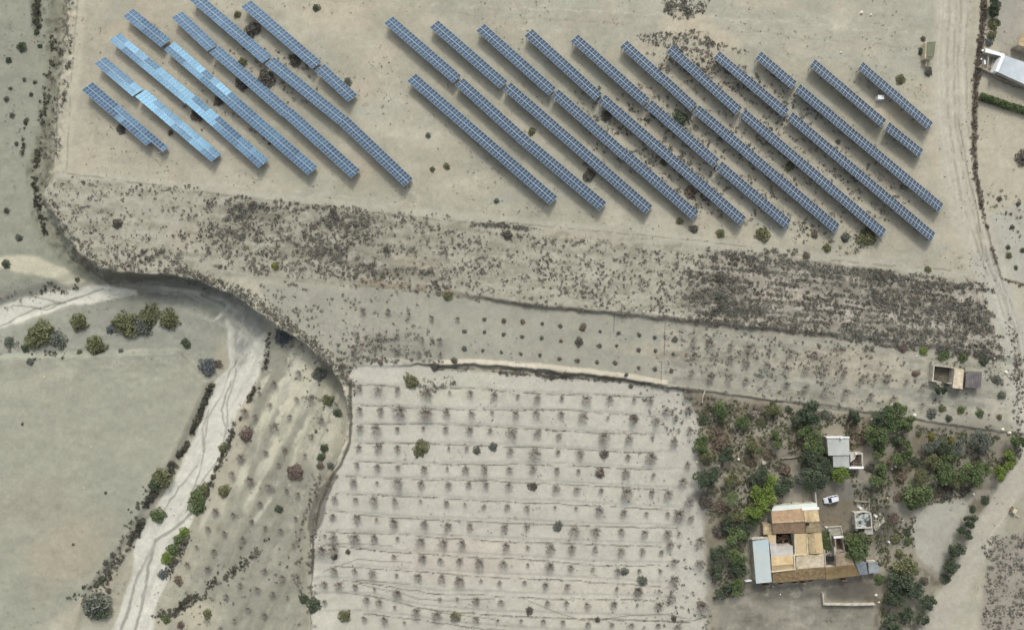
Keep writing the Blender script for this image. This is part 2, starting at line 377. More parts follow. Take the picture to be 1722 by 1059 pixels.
# almond field
FIELD = [(588,613),(650,608),(760,622),(900,630),(1150,655),(1172,700),(1180,800),(1195,1100),(515,1100),(524,960),(524,900),(540,850),(566,800),(592,745),(594,690)]
paint(poly(wxp, wyp, FIELD, 4), (195,191,177), 1.0)
inF = poly(px, py, FIELD, 4)
paint(inF*sst(0.0, 0.6, fbm(px, py*3, 120, 77, 3)), (190,188,174), 0.45)
paint(inF*blob(780,940,120,40), (204,192,177), 0.5); paint(inF*blob(1010,1000,130,50), (203,195,178), 0.4)
paint(inF*blob(760,650,90,30), (192,190,170), 0.5); paint(inF*sst(960, 1080, py), (188,183,166), 0.45)
paint(line([(600,625),(590,700),(590,745),(565,800),(535,860),(528,920),(526,980)], 5, 4, 2), (200,197,181), 0.7)
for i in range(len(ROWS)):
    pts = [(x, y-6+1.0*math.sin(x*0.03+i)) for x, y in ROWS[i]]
    paint(line(pts, 0.8, 0.9, 2.0, brk=-0.25, seed=100+i*3), (88,84,69), 0.8)  # dry weeds along each terrace step, with the step's shade painted in
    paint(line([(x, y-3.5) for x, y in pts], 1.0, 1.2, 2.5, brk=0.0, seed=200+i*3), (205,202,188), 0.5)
for pts in ([(548,914),(620,914),(660,918)], [(545,960),(600,940),(660,944),(690,945)], [(600,975),(650,978),(690,982)], [(575,995),(640,1004),(700,1020),(760,1032),(840,1042)],
            [(598,980),(670,996),(705,1007),(760,1009),(830,1006)], [(888,1009),(905,1016),(940,1030),(975,1042),(1010,1042),(1060,1034),(1120,1032),(1160,1040)],
            [(990,1040),(1060,1041),(1120,1044),(1170,1043),(1200,1030),(1222,1024),(1245,1040),(1262,1050)], [(1170,1041),(1210,1034),(1235,1050)]):
    paint(line(pts, 0.8, 0.9, 1.0, seed=300), (104,99,84), 0.65)
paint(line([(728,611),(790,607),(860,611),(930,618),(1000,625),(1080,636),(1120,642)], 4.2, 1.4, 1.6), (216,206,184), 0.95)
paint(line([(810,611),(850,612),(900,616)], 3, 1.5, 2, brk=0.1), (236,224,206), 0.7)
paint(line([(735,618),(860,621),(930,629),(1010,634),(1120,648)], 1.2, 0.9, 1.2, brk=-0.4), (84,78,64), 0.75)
# farm
FARM = [(1152,658),(1250,670),(1400,690),(1560,712),(1722,735),(2400,800),(2400,700),(1730,790),(1690,830),(1660,860),(1640,900),(1600,960),(1560,1020),(1540,1100),(1190,1100),(1188,900),(1175,800),(1176,720)]
paint(poly(wxp, wyp, FARM, 8), (150,144,128), 0.92)
inFm = poly(wxp, wyp, FARM, 8)
paint(inFm*sst(-0.1, 0.5, n_mid), (168,160,144), 0.55); paint(inFm*sst(0.1, 0.5, -n_mid), (110,98,80), 0.6); paint(inFm*sst(0.15, 0.5, fbm(px, py, 16, 140, 4)), (98,90,74), 0.6)
paint(inFm*sst(0.25, 0.6, fbm(px, py, 8, 90, 3)), (172,164,146), 0.55)
for x, y, rx, ry, c, k in ((1210,740,22,30,(106,78,55),0.6),(1270,755,18,22,(102,86,58),0.5),(1265,690,30,16,(116,100,82),0.5),(1440,735,18,30,(128,104,84),0.5),(1310,765,30,20,(138,132,118),0.6),
        (1450,715,30,14,(150,136,118),0.5),(1405,850,34,30,(128,120,104),0.9),(1440,825,50,12,(124,122,114),0.8),(1400,880,18,18,(138,122,102),0.6),(1500,770,20,12,(146,134,114),0.6),
        (1650,760,50,24,(146,142,126),0.6),(1620,720,60,16,(150,146,132),0.7),(1480,880,30,34,(82,80,74),0.8),(1180,838,22,10,(92,88,84),0.8),(1185,855,14,16,(126,122,116),0.7),
        (1490,830,60,6,(132,126,112),0.6),(1600,820,90,4,(100,92,76),0.4)):
    paint(blob(x,y,rx,ry), c, k)
paint(poly(wxp, wyp, [(1535,862),(1575,845),(1632,842),(1618,880),(1596,930),(1580,970),(1560,950),(1540,930),(1534,900)], 5), (178,175,160), 1.0)
paint(poly(wxp, wyp, [(1200,1100),(1215,1010),(1262,985),(1395,980),(1470,1015),(1450,1100)], 10), (142,138,124), 0.8)
paint(blob(1330,1000,55,12), (104,101,94), 0.7); paint(blob(1280,985,25,6), (96,94,88), 0.6); paint(blob(1430,990,45,18), (84,80,74), 0.7)
paint(line([(1240,1000),(1290,1030),(1340,1050),(1420,1060)], 8, 6, 6), (166,160,144), 0.6)
paint(poly(px, py, [(1382,892),(1393,890),(1398,930),(1386,932)], 2), (78,88,46), 0.85)
paint(poly(wxp, wyp, [(1540,690),(1690,700),(1700,722),(1560,708)], 4), (168,163,147), 0.6)
# east side, roads
paint(poly(wxp, wyp, [(1640,-400),(6000,-400),(6000,470),(1722,480),(1690,470),(1660,380),(1645,300),(1640,200)], 4), (186,178,158), 0.8)
paint(poly(wxp, wyp, [(1668,-60),(1722,-60),(1722,90),(1690,90),(1672,60)], 10), (164,160,148), 0.8)
paint(poly(wxp, wyp, [(1650,370),(1722,340),(1760,470),(1722,478),(1690,468)], 10), (178,178,165), 0.7)
paint(line(ROAD1, 30, 8, 4), (190,184,167), 0.9)
paint(line([(1655,440),(1682,500),(1705,570),(1716,640),(1730,740)], 20, 6, 3), (180,179,166), 0.8)
for off in (-20,-12,-6,0,6,13,20,26):
    paint(line([(x+off*(1 if y < 350 else 0.55), y) for x, y in ROAD1], 1.3, 1.3, 3, brk=-0.15, seed=400+off), (146,138,119) if off % 4 else (206,199,181), 0.6)
paint(line([(1610,200),(1630,300),(1645,360),(1655,450)], 1.1, 1, 1.5, brk=-0.25), (112,108,92), 0.6)
paint(line([(1658,-60),(1653,40),(1646,100),(1640,150),(1638,230),(1640,290),(1650,345)], 4.5, 2, 2, brk=-0.6), (104,96,82), 0.8)
paint(line([(1650,345),(1660,385),(1672,430),(1684,468),(1722,479),(1790,492)], 1.6, 1.2, 1.5, brk=-0.4), (100,96,82), 0.8)
for r in (10,18,26,34):
    paint(line([(1719+r*1.5*math.cos(t), 262+r*1.5*math.sin(t)) for t in np.linspace(1.5, 4.6, 12)], 1.1, 1.3, 1.5, brk=-0.1, seed=430+r), (204,197,176), 0.4)
paint(line(ROAD2, 21, 5, 3), (184,178,162), 1.0)
paint(poly(wxp, wyp, [(1700,850),(1760,800),(6000,700),(6000,920),(1760,920),(1690,885)], 8), (160,155,136), 0.7)
paint(poly(wxp, wyp, [(1672,905),(1700,895),(6000,890),(6000,3000),(1600,3000),(1650,1000)], 8), (156,147,136), 0.8)
paint(line([(1660,920),(1668,895),(1690,868),(1705,840)], 1.6, 1.2, 2, brk=-0.2), (208,198,178), 0.6)
# low west side
low = (GZ < -3.2)
paint(poly(wxp, wyp, [(-3000,515),(0,515),(60,560),(200,500),(380,510),(350,640),(240,850),(150,1000),(-3000,3000)], 10), (164,163,146), 0.95)
paint(poly(wxp, wyp, [(0,505),(150,500),(300,500),(385,530),(360,600),(180,600),(0,600)], 10), (156,157,144), 0.7)
paint(poly(wxp, wyp, [(110,870),(200,860),(160,960),(60,1010),(40,930)], 20), (174,164,142), 0.6); paint(blob(60,850,60,40), (166,158,140), 0.5)
paint(blob(60,640,60,9,-12), (180,176,156), 0.6); paint(blob(230,590,24,4,-8), (182,178,160), 0.6)
paint(sst(0.1, 0.6, fbm(px, py, 90, 95, 3))*low, (148,149,134), 0.35)
STRIP = [(460,560),(520,585),(560,630),(578,700),(572,750),(530,840),(512,900),(515,1100),(270,1100),(300,1000),(350,930),(390,830),(415,740),(432,650)]
inS = poly(wxp, wyp, STRIP, 6)
paint(inS, (156,154,138), 0.95)
u = (wxp*0.88-wyp*(-0.47)); v_ = wxp*0.47+wyp*(-0.0)
diag = fbm((px+0.48*py)*1.0+5*n_sm, (py-0.48*px)*0.16, 15, 96, 5, .62)+0.15*n_sm
paint(inS*sst(-0.02, 0.3, diag)*(1-sst(620, 950, py)*0.8)*sst(-0.3, 0.2, fbm(px, py, 50, 97, 2)+0.25), (206,201,180), 0.9); paint(inS*sst(0.1, 0.45, -diag), (140,137,120), 0.6)
paint(inS*sst(0.1, 0.5, n_mid), (140,139,123), 0.5)
for pg in ([(500,590),(535,610),(520,650),(490,720),(455,790),(440,790),(470,710),(490,650)], [(545,640),(560,670),(540,720),(500,780),(480,800),(500,740),(520,690)], [(460,650),(474,640),(452,720),(430,770),(436,710)], [(410,770),(425,775),(405,820),(395,815)], [(420,820),(434,826),(418,860),(408,852)]):
    paint(poly(wxp, wyp, pg, 6)*(0.45+0.55*sst(-0.3, 0.3, diag)), (204,199,176), 0.85)
for x, y, rx, ry, ro in ((505,610,30,12,-62),(480,650,40,9,-62),(520,660,36,12,-62),(440,790,22,7,-60),(405,800,22,6,-60),(425,830,20,4,-55),(440,860,26,4,-60),(345,870,20,5,-60)): paint(blob(x,y,rx,ry,ro), (205,201,182), 0.6)
paint(blob(330,1035,36,26), (198,190,166), 0.7); paint(blob(545,1040,22,24), (206,202,186), 0.8)
# riverbed
RB = [(358,540),(378,530),(385,620),(352,655),(345,700),(300,790),(262,850),(228,915),(222,965),(196,1040),(170,1100),(256,1100),(262,1020),(285,960),(292,930),(328,862),(338,820),(360,790),(385,740),(402,690),(430,640),(446,600),(452,560),(420,520),(390,505)]
paint(poly(wxp, wyp, RB, 3), (214,211,196), 1.0)
paint(poly(wxp, wyp, [(330,470),(400,492),(440,525),(452,556),(425,575),(405,620),(392,600),(388,550),(372,520),(250,500),(230,480)], 7), (146,146,138), 0.85)
paint(poly(wxp, wyp, [(170,462),(270,462),(340,472),(380,490),(330,505),(220,495),(160,485)], 6), (132,131,120), 0.75)
paint(poly(wxp, wyp, [(-3000,640),(0,556),(60,530),(120,512),(170,505),(230,497),(228,488),(150,478),(60,498),(-3000,620)], 3), (216,213,197), 1.0)
paint(poly(wxp, wyp, [(-3000,500),(0,428),(60,432),(110,448),(145,470),(110,476),(0,450)], 4), (204,198,174), 0.95)
paint(poly(wxp, wyp, [(-3000,540),(0,478),(80,474),(130,480),(60,496),(0,515)], 4), (144,144,132), 0.85)
paint(line([(270,484),(310,488),(335,492)], 3, 2, 1), (196,193,178), 0.6)
for i, pts in enumerate(([(400,600),(385,625),(372,665),(350,700),(342,760),(335,790),(325,830)], [(388,640),(372,690),(380,720),(375,760),(345,800),(325,830)],
    [(398,560),(396,590),(398,630),(382,680),(384,715)], [(350,690),(340,720),(342,760)], [(330,785),(300,820),(275,860)], [(320,865),(290,890),(262,910),(240,950),(225,985),(215,1030),(200,1065)],
    [(262,905),(252,945),(245,985),(235,1030),(225,1065)], [(0,548),(60,518),(115,506),(175,486)], [(20,512),(80,520),(130,500)], [(60,500),(110,512)])):
    paint(line(pts, 1.3 if i not in (5,6) else 2.6, 1.2, 3.5, seed=500+i*4), (140,138,128), 0.75)
rbt = fbm((px*0.88+py*0.47), (py*0.88-px*0.47)*0.18, 9, 98, 4)
paint(poly(px, py, RB, 3)*sst(0.0, 0.45, rbt), (190,187,174), 0.6); paint(poly(px, py, RB, 3)*sst(0.2, 0.6, -rbt), (222,220,206), 0.6)
# cliff and rim soil
dc, side, par = pline(wxp, wyp, CLIFF)
sgn = dc*side
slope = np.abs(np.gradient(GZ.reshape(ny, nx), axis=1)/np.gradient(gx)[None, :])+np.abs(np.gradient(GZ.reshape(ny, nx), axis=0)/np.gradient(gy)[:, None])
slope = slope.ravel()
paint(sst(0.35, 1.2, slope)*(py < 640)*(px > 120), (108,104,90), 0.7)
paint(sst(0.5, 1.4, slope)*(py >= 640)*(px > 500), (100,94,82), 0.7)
paint((1-sst(1.5, 4, np.abs(sgn-3)))*(px < 600)*(py > 300)*sst(-0.3, 0.2, n_sm), (196,192,176), 0.7)
gb = poly(wxp, wyp, [(112,-60),(104,100),(92,260),(84,330),(125,415),(200,458),(180,470),(120,450),(60,390),(45,290),(66,160),(76,-60)], 5)
paint(gb*sst(0.0, 0.4, n_sm+.3*n_tiny), (98,95,80), 0.6); paint(gb*sst(0.15, 0.5, -n_sm), (168,164,146), 0.45)
bh = poly(wxp, wyp, [(1200,1100),(1215,1010),(1262,985),(1395,980),(1470,1015),(1450,1100)], 10)
paint(bh*sst(0.0, 0.5, fbm(px, py*1.5, 22, 150, 5, .65)), (104,101,92), 0.6); paint(bh*sst(0.1, 0.5, -fbm(px, py*1.5, 22, 150, 5, .65)), (176,170,154), 0.6)
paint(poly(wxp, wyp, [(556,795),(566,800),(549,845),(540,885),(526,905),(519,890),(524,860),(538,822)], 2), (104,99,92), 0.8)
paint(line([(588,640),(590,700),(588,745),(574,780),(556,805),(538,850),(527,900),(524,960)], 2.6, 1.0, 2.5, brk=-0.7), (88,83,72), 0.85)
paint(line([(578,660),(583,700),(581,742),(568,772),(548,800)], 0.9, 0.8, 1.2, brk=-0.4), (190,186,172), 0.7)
lowt = (GZ < -3.0)*poly(px, py, [(-100,440),(180,450),(400,470),(480,560),(440,700),(300,1100),(-100,1100)], 20)
ar = fbm(px*.35, py, 7, 170, 4, .6)*(px < 300)+fbm(px, py*.4, 7, 171, 4, .6)*(px >= 300)
col *= (1+0.16*ar*lowt*(py < 640))[:, None]
wet = poly(wxp, wyp, [(200,478),(280,474),(400,500),(450,545),(430,600),(400,640),(375,560),(300,505)], 8)
dcl, _, _ = pline(wxp, wyp, CLIFF)
paint(wet*sst(0.0, 0.35, fbm(dcl, px*.12+py*.05, 6, 173, 4, .6))*sst(8, 16, dcl), (190,187,173), 0.65)
ph = fbm(px, py, 30, 172, 5, .7); col *= (1+0.07*ph)[:, None]
# overall mottling
streak = fbm(px*0.25+py*0.02, py, 14, 120, 3)
g = 1+0.06*n_mid+0.085*n_sm+0.07*n_tiny+0.03*n_big+0.05*streak
speck = sst(0.45, 0.75, fbm(px, py, 3.0, 99, 2)); g = g*(1-0.14*speck*sst(-0.2, 0.4, n_mid))
col *= g[:, None]; col *= np.array([0.985, 1.0, 0.995])[None, :]
col = np.clip(col, 0.02, 0.9)*ALB
idx = np.arange(nx*ny).reshape(ny, nx)
F = np.stack([idx[:-1, :-1], idx[:-1, 1:], idx[1:, 1:], idx[1:, :-1]], -1).reshape(-1, 4)
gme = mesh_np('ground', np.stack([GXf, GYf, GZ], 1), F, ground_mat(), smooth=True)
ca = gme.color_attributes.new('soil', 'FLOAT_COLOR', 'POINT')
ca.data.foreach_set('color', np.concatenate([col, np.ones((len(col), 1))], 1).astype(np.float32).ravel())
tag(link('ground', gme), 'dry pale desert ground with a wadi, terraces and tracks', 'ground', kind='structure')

# ------------------------------------------------------------------ solar tables
M_GLASS = mat('photovoltaic_glass', alb(62,74,84), rough=0.38, var=0.15, scale=0.7, spec=0.30, tint=(0.10,0.42,1.0))
def _two_lobes(m):
    nt = m.node_tree; b = nt.nodes['Principled BSDF']; out = nt.nodes['Material Output']
    c = nt.nodes.new('ShaderNodeBsdfPrincipled'); nt.links.new(b.inputs['Base Color'].links[0].from_socket, c.inputs['Base Color'])
    c.inputs['Roughness'].default_value = 0.14; c.inputs['Specular IOR Level'].default_value = 0.24; c.inputs['Specular Tint'].default_value = (0.30, 0.72, 1.0, 1)
    mx = nt.nodes.new('ShaderNodeMixShader'); mx.inputs[0].default_value = 0.5
    nt.links.new(b.outputs[0], mx.inputs[1]); nt.links.new(c.outputs[0], mx.inputs[2]); nt.links.new(mx.outputs[0], out.inputs['Surface'])
_two_lobes(M_GLASS)
M_ALU = mat('anodised_frame', alb(162,172,186), rough=0.6, var=0.06, scale=2, spec=0.12, tint=(.4,.7,1))
M_RAIL = mat('bright_rail', alb(190,202,215), rough=0.5, var=0.05, scale=2)
M_STEEL = mat('galvanised_steel', alb(120,122,124), rough=0.5, var=0.1, scale=3, metal=0.6)
MW, MH = 0.965, 1.70      # module width and length
def module_mesh():
    b = MB(); f = 0.055; t = 0.04; x = MW/2; y = MH/2
    for (x0,x1,y0,y1) in ((-x,-x+f,-y,y),(x-f,x,-y,y),(-x+f,x-f,-y,-y+f),(-x+f,x-f,y-f,y),(-x+f,x-f,-0.03,0.03)): b.box(x0,x1,y0,y1,-t,0.006,0)
    b.face([(-x+f,-y+f,0),(x-f,-y+f,0),(x-f,-0.03,0),(-x+f,-0.03,0)], 1)
    b.face([(-x+f,0.03,0),(x-f,0.03,0),(x-f,y-f,0),(-x+f,y-f,0)], 1)
    b.face([(-x,-y,-t-.001),(-x,y,-t-.001),(x,y,-t-.001),(x,-y,-t-.001)], 0)
    return b.mesh('solar_module', [M_ALU, M_GLASS])
MOD = module_mesh()
def leg_mesh():
    b = MB(); b.box(-0.06,0.06,-0.04,0.04,-0.3,1,0); return b.mesh('leg', M_STEEL)
LEG = leg_mesh()
ORD = ['first','second','third','fourth','fifth','sixth','seventh','eighth','ninth','tenth','eleventh','twelfth','thirteenth','fourteenth','fifteenth','sixteenth','seventeenth','eighteenth','nineteenth','twentieth']
ROWS_L = [ [((146.6,145),(274.6,255))],
  [((167.7,101.4),(232,156.4)),((236.3,156.5),(363.9,265.7))],
  [((192.6,61.7),(320,168)),((320.8,167),(443.5,275.5))],
  [((215.3,21.2),(279,73)),((284.7,77),(526,287.5))],
  [((297.4,24.6),(357.5,81.3)),((360.3,83),(483.0,190)),((484,189),(598.3,293))],
  [((328,-4.5),(449.6,100.6)),((453,102),(575.0,202)),((576,201.5),(687,307))],
  [((413.6,6.2),(533.1,110)),((537,113.3),(593.5,165.7))] ]
ROWS_R = [ [((691.8,130),(931,338.0))],
  [((653.3,33.6),(768.9,133.7)),((772.3,137.4),(889,243.3)),((889.8,243),(1014,347.3))],
  [((729.8,40.7),(847.4,143)),((852.5,145),(1092,353))],
  [((807.7,46.3),(929,154.4)),((933,156.5),(1052.0,262)),((1053,261),(1170,363))],
  [((888.4,54.8),(1006.5,163.5)),((1011.7,165.5),(1249.3,372))],
  [((965.8,64),(1086.8,172.2)),((1090.2,174.5),(1204.9,274.8)),((1208.6,278),(1325.9,377.7))],
  [((1048.5,73.8),(1115,134.5)),((1116,134),(1166.7,181)),((1170.4,183.5),(1408,384.7))],
  [((1126.4,82),(1243,187.5)),((1248.8,189.4),(1486,393.5))],
  [((1204.9,92),(1322.4,191.2)),((1328,195),(1569.8,398.8))],
  [((1275,92.7),(1335.5,143.9)),((1340.8,147.8),(1583,349.8))],
  [((1365.8,105.7),(1486.5,207.9)),((1491.8,211.8),(1549.4,258.6))],
  [((1446.7,110.4),(1565.5,212.8))] ]
rj = random.Random(5)
TABLES = []
def solar_table(a, b, label, short=0, base=25.0, vary=1.0):
    zc = 1.6
    ca_ = (a[0]+b[0])/2; cb_ = (a[1]+b[1])/2
    gz = G1(ca_, cb_)[2]
    A = Vector(P(a[0], a[1], gz+zc)).to_3d(); B = Vector(P(b[0], b[1], gz+zc)).to_3d()
    e = (B-A); L = e.length; e.normalize(); n = max(2, round(L/1.0)); sp = L/n
    c = (A+B)/2
    ga = hgt(A.x, A.y); gb = hgt(B.x, B.y)
    root = empty('solar_table', (c.x, c.y, gz), math.atan2(e.y, e.x))
    tag(root, label, 'solar panels', 'rows of tilted solar panels on bare ground')
    tilt = rad(base+rj.uniform(-vary, vary)); pitch = rj.uniform(-0.004, 0.004)
    # local frame: x along the row, +y is the upper-right (low) side
    R = Matrix.Rotation(-tilt, 4, 'X') @ Matrix.Rotation(pitch, 4, 'Y')
    W = 2*MH+0.05
    jit = {}; cuts = [[0], [0]]
    for r in (0, 1):
        while cuts[r][-1] < n: cuts[r].append(cuts[r][-1]+rj.choice((2,3,4,6)))
    for i in range(n):
        for r in (0, 1):
            if short and r == 0 and i >= n-short: continue
            g4 = (sum(1 for q in cuts[r] if q <= i), r)
            if g4 not in jit: jit[g4] = (rj.gauss(0, 0.015), rj.gauss(0, 0.015))
            jx, jy = jit[g4]
            y = (-1 if r == 0 else 1)*(MH/2+0.025)
            loc = R @ Vector(((i-(n-1)/2)*sp, y, 0.0))
            o = D.objects.new('solar_module', MOD); C.objects.link(o); o.parent = root
            o.location = (loc.x, loc.y, loc.z+zc)
            o.rotation_euler = (R.to_3x3() @ Matrix.Rotation(jx+rj.gauss(0, .0015), 3, 'X') @ Matrix.Rotation(jy+rj.gauss(0, .0015), 3, 'Y')).to_euler()
            o.scale = (sp/1.0, 1, 1)
    fb = MB()
    for y in (-1.45, -0.35, 0.35, 1.45):
        p = R @ Vector((-L/2+0.1, y, -0.12)); q = R @ Vector((L/2-0.1, y, -0.12))
        fb.bar((p.x,p.y,p.z+zc), (q.x,q.y,q.z+zc), 0.07, 0.09)
    k = max(2, round(L/4)+1)
    legs = []
    for j in range(k):
        x = -L/2+0.5+(L-1.0)*j/(k-1)
        p = R @ Vector((x, -1.6, -0.22)); q = R @ Vector((x, 1.6, -0.22)); fb.bar((p.x,p.y,p.z+zc), (q.x,q.y,q.z+zc), 0.08, 0.1)
        for y in (-1.1, 1.1):
            s_ = R @ Vector((x, y, -0.26)); legs.append((s_.x, s_.y, s_.z+zc))
    rl = MB(); p = R @ Vector((-L/2, 0, 0.0)); q = R @ Vector((L/2, 0, 0.0)); rl.bar((p.x,p.y,p.z+zc+.012), (q.x,q.y,q.z+zc+.012), 0.11, 0.02); rl.build('centre_rail', M_RAIL, root)
    fb.build('frame', M_STEEL, root)
    for x, y, z in legs: link('leg', LEG, root, (x, y, 0), (0,0,0), (1,1,z))
    TABLES.append((root, ca_, cb_)); return root
def tname(side, r, n, j, m):
    pos = {1: [''], 2: ['upper-left part', 'lower-right part'], 3: ['upper-left part', 'middle part', 'lower-right part']}[m][j]
    which = f'{ORD[r]} row from the lower left' if r < n-1 else 'last row on the upper right'
    return (pos+' of ' if pos else '')+f'the {which}, {side} panel field'
for side, RW in (('left', ROWS_L), ('right', ROWS_R)):
    for r, segs in enumerate(RW):
        for j, (a, b) in enumerate(segs):
            t = tname(side, r, len(RW), j, len(segs))
            lab = ('blue solar panels, ' if side == 'left' else 'grey-blue solar panels, ')+t
            solar_table(a, b, lab, short=4 if (side == 'left' and r == 0) else 0, base=(21.0,26.9,21.9,19.6,26.6,26.0,26.0)[r] if side == 'left' else 25.0, vary=0.3 if side == 'left' else 1.0)

# ------------------------------------------------------------------ plants
def leaf_soup(cent, size, up=0.5, seed=0, quad=True, jit=1.0):
    r = np.random.default_rng(seed); n = len(cent)
    nrm = r.normal(size=(n, 3)); nrm[:, 2] = np.abs(nrm[:, 2])+up; nrm /= np.linalg.norm(nrm, axis=1)[:, None]
    t = r.normal(size=(n, 3)); t -= (t*nrm).sum(1)[:, None]*nrm; t /= np.linalg.norm(t, axis=1)[:, None]
    b = np.cross(nrm, t); s = (size*(0.6+0.8*r.random(n)))[:, None] if np.ndim(size) else size*(0.6+0.8*r.random((n, 1)))
    if quad:
        V = np.stack([cent-t*s, cent-b*s*0.55, cent+t*s, cent+b*s*0.55], 1).reshape(-1, 3)
        F = np.arange(n*4).reshape(n, 4)
    else:
        V = np.stack([cent-t*s*0.6-b*s*0.5, cent+t*s*0.7-b*s*0.3, cent+b*s*0.8], 1).reshape(-1, 3); F = np.arange(n*3).reshape(n, 3)
    return V, F
def foliage_mat(name, a, b): return mat(name, a, rough=0.75, col2=b, scale=1.1, detail=3, contrast=(0.32, 0.68), spec=0.2)
FOL = {
 'dark green': foliage_mat('leaves_dark', (.082,.104,.062), (.034,.048,.030)),
 'green': foliage_mat('leaves_green', (.118,.152,.062), (.046,.070,.028)),
 'bright green': foliage_mat('leaves_bright', (.165,.215,.050), (.065,.105,.022)),
 'yellow-green': foliage_mat('leaves_yellow', (.19,.18,.045), (.09,.09,.025)),
 'olive': foliage_mat('leaves_olive', (.150,.155,.075), (.068,.074,.036)),
 'grey-green': foliage_mat('leaves_grey', (.135,.145,.115), (.066,.076,.060)),
 'blue-grey': foliage_mat('leaves_blue', (.125,.138,.138), (.062,.072,.074)),
 'brown': foliage_mat('leaves_brown', (.180,.145,.105), (.090,.070,.050)),
 'reddish': foliage_mat('leaves_red', (.170,.130,.108), (.085,.064,.054)),
 'dark brown': foliage_mat('leaves_darkbrown', (.125,.115,.092), (.060,.055,.045)),
}
M_BARK = mat('bark', (.14,.115,.09), rough=0.9, var=0.25, scale=6)
M_TWIG = mat('grey_twigs', (.215,.195,.165), rough=0.9, var=0.25, scale=1.2)
M_SCRUB = mat('dry_scrub', (.185,.180,.145), rough=0.9, col2=(.092,.090,.072), scale=0.12, detail=6, coord='World', contrast=(0.36,0.62))
M_BANK = mat('bank_brush', (.105,.100,.072), rough=0.9, col2=(.050,.050,.038), scale=0.3, detail=5, coord='World')
M_SCRUBB = mat('brown_scrub', (.165,.132,.100), rough=0.9, col2=(.085,.070,.056), scale=0.15, detail=6, coord='World')
M_GRASS = mat('farm_undergrowth', (.105,.110,.055), rough=0.9, col2=(.052,.055,.030), scale=0.12, detail=5, coord='World')
def crown_points(n, seed, flat=0.7, lobes=14):
    r = np.random.default_rng(seed); pts = []
    lc = []
    for i in range(lobes):
        a = r.uniform(0, 2*math.pi); q = math.sqrt(r.uniform(0.02, 0.75)); z = r.uniform(0.2, 0.95)*math.sqrt(1-q*q*0.8)
        lc.append((q*math.cos(a)*0.86, q*math.sin(a)*0.86, z*flat*1.25, r.uniform(0.22, 0.42)))
    for i in range(n):
        c = lc[r.integers(lobes)]; d = r.normal(size=3); d /= np.linalg.norm(d); d[2] = abs(d[2])*0.9-0.15*r.random()
        q = c[3]*(r.uniform(0.55, 1.08)); pts.append((c[0]+d[0]*q, c[1]+d[1]*q, c[2]+d[2]*q*0.8))
    return np.array(pts)
CROWN = []
for i in range(6):
    p = crown_points(2600, 40+i, lobes=12+3*i); V, F = leaf_soup(p, 0.066, 0.35, i); CROWN.append((V, F))
_cm = {}
def crown_mesh(v, kind):
    if (v, kind) not in _cm:
        V, F = CROWN[v]; _cm[(v, kind)] = mesh_np('crown', V, F, FOL[kind])
    return _cm[(v, kind)]
def trunk_mesh(seed, limbs=6):
    r = random.Random(seed); b = MB()
    b.tube((0,0,-0.35), (0,0,0.45), 0.075, 0.055, 7)
    for i in range(limbs):
        a = 2*math.pi*i/limbs+r.uniform(-.4,.4); l = r.uniform(.35,.65); m = (math.cos(a)*l*.5, math.sin(a)*l*.5, .45+r.uniform(.12,.25))
        e = (math.cos(a)*l, math.sin(a)*l, .62+r.uniform(.1,.35)); b.tube((0,0,0.42), m, .042, .028, 5); b.tube(m, e, .028, .012, 5)
    return b.mesh('trunk', M_BARK)
TRUNK = [trunk_mesh(i) for i in range(3)]
# low shrub: leafy right down to the soil with stems inside
SHRUBV = []
for i in range(5):
    r = np.random.default_rng(80+i); n = 620; a = r.uniform(0, 2*math.pi, n); q = r.random(n)**0.72*1.12; ln = 1.05-0.5*vn(a*2.6, a*0+i*7, i); 
    z = np.sqrt(np.clip(1.02-q*q/1.26, 0.02, 1))*r.uniform(0.35, 1.0, n)*0.8
    p = np.stack([q*np.cos(a)*ln, q*np.sin(a)*ln, z], 1); SHRUBV.append(leaf_soup(p, 0.105, 0.25, 90+i))
_sm = {}
def shrub_mesh(v, kind):
    if (v, kind) not in _sm: _sm[(v, kind)] = mesh_np('crown', *SHRUBV[v], FOL[kind])
    return _sm[(v, kind)]
def stem_mesh(seed):
    r = random.Random(seed); b = MB()
    for i in range(7):
        a = 2*math.pi*i/7+r.uniform(-.3,.3); l = r.uniform(.4,.75); b.tube((0,0,-.2), (math.cos(a)*l, math.sin(a)*l, r.uniform(.3,.6)), .04, .012, 4)
    return b.mesh('stems', M_BARK)
STEMS = [stem_mesh(i) for i in range(2)]
def bare_mesh(seed, dens=1.0):
    r = random.Random(seed); b = MB(); n = int(17*dens)
    for i in range(n):
        a = 2*math.pi*i/n+r.uniform(-.3,.3); l = r.uniform(.55,1.0); zt = r.uniform(.5,1.05)
        m = Vector((math.cos(a)*l*.45, math.sin(a)*l*.45, .45+zt*.25)); e = Vector((math.cos(a+r.uniform(-.2,.2))*l, math.sin(a+r.uniform(-.2,.2))*l, .4+zt*.6))
        b.tube((0,0,.36), m, .030, .022, 3, cap=False); b.tube(m, e, .022, .008, 3, cap=False)
        for j in range(10):
            t = r.uniform(.0, .95); s_ = m.lerp(e, t) if r.random() < .7 else Vector((0,0,.4)).lerp(m, r.uniform(.4,1)); aa = a+r.choice((-1,1))*r.uniform(.5,1.4); q = r.uniform(.16,.36)
            d = Vector((math.cos(aa)*q, math.sin(aa)*q, r.uniform(.02,.3))); b.tube(s_, s_+d, .019, .008, 3, cap=False)
    return b.mesh('crown', M_TWIG)
BARE = [bare_mesh(i, 1.0+0.25*(i % 3)) for i in range(6)]
def btrunk(seed):
    b = MB(); b.tube((0,0,-.3), (.02,.01,.38), .055, .04, 6); return b.mesh('trunk', M_BARK)
BTR = btrunk(0)
rp = random.Random(21)
def put(root, me, name, **k): return link(name, me, root, **k)
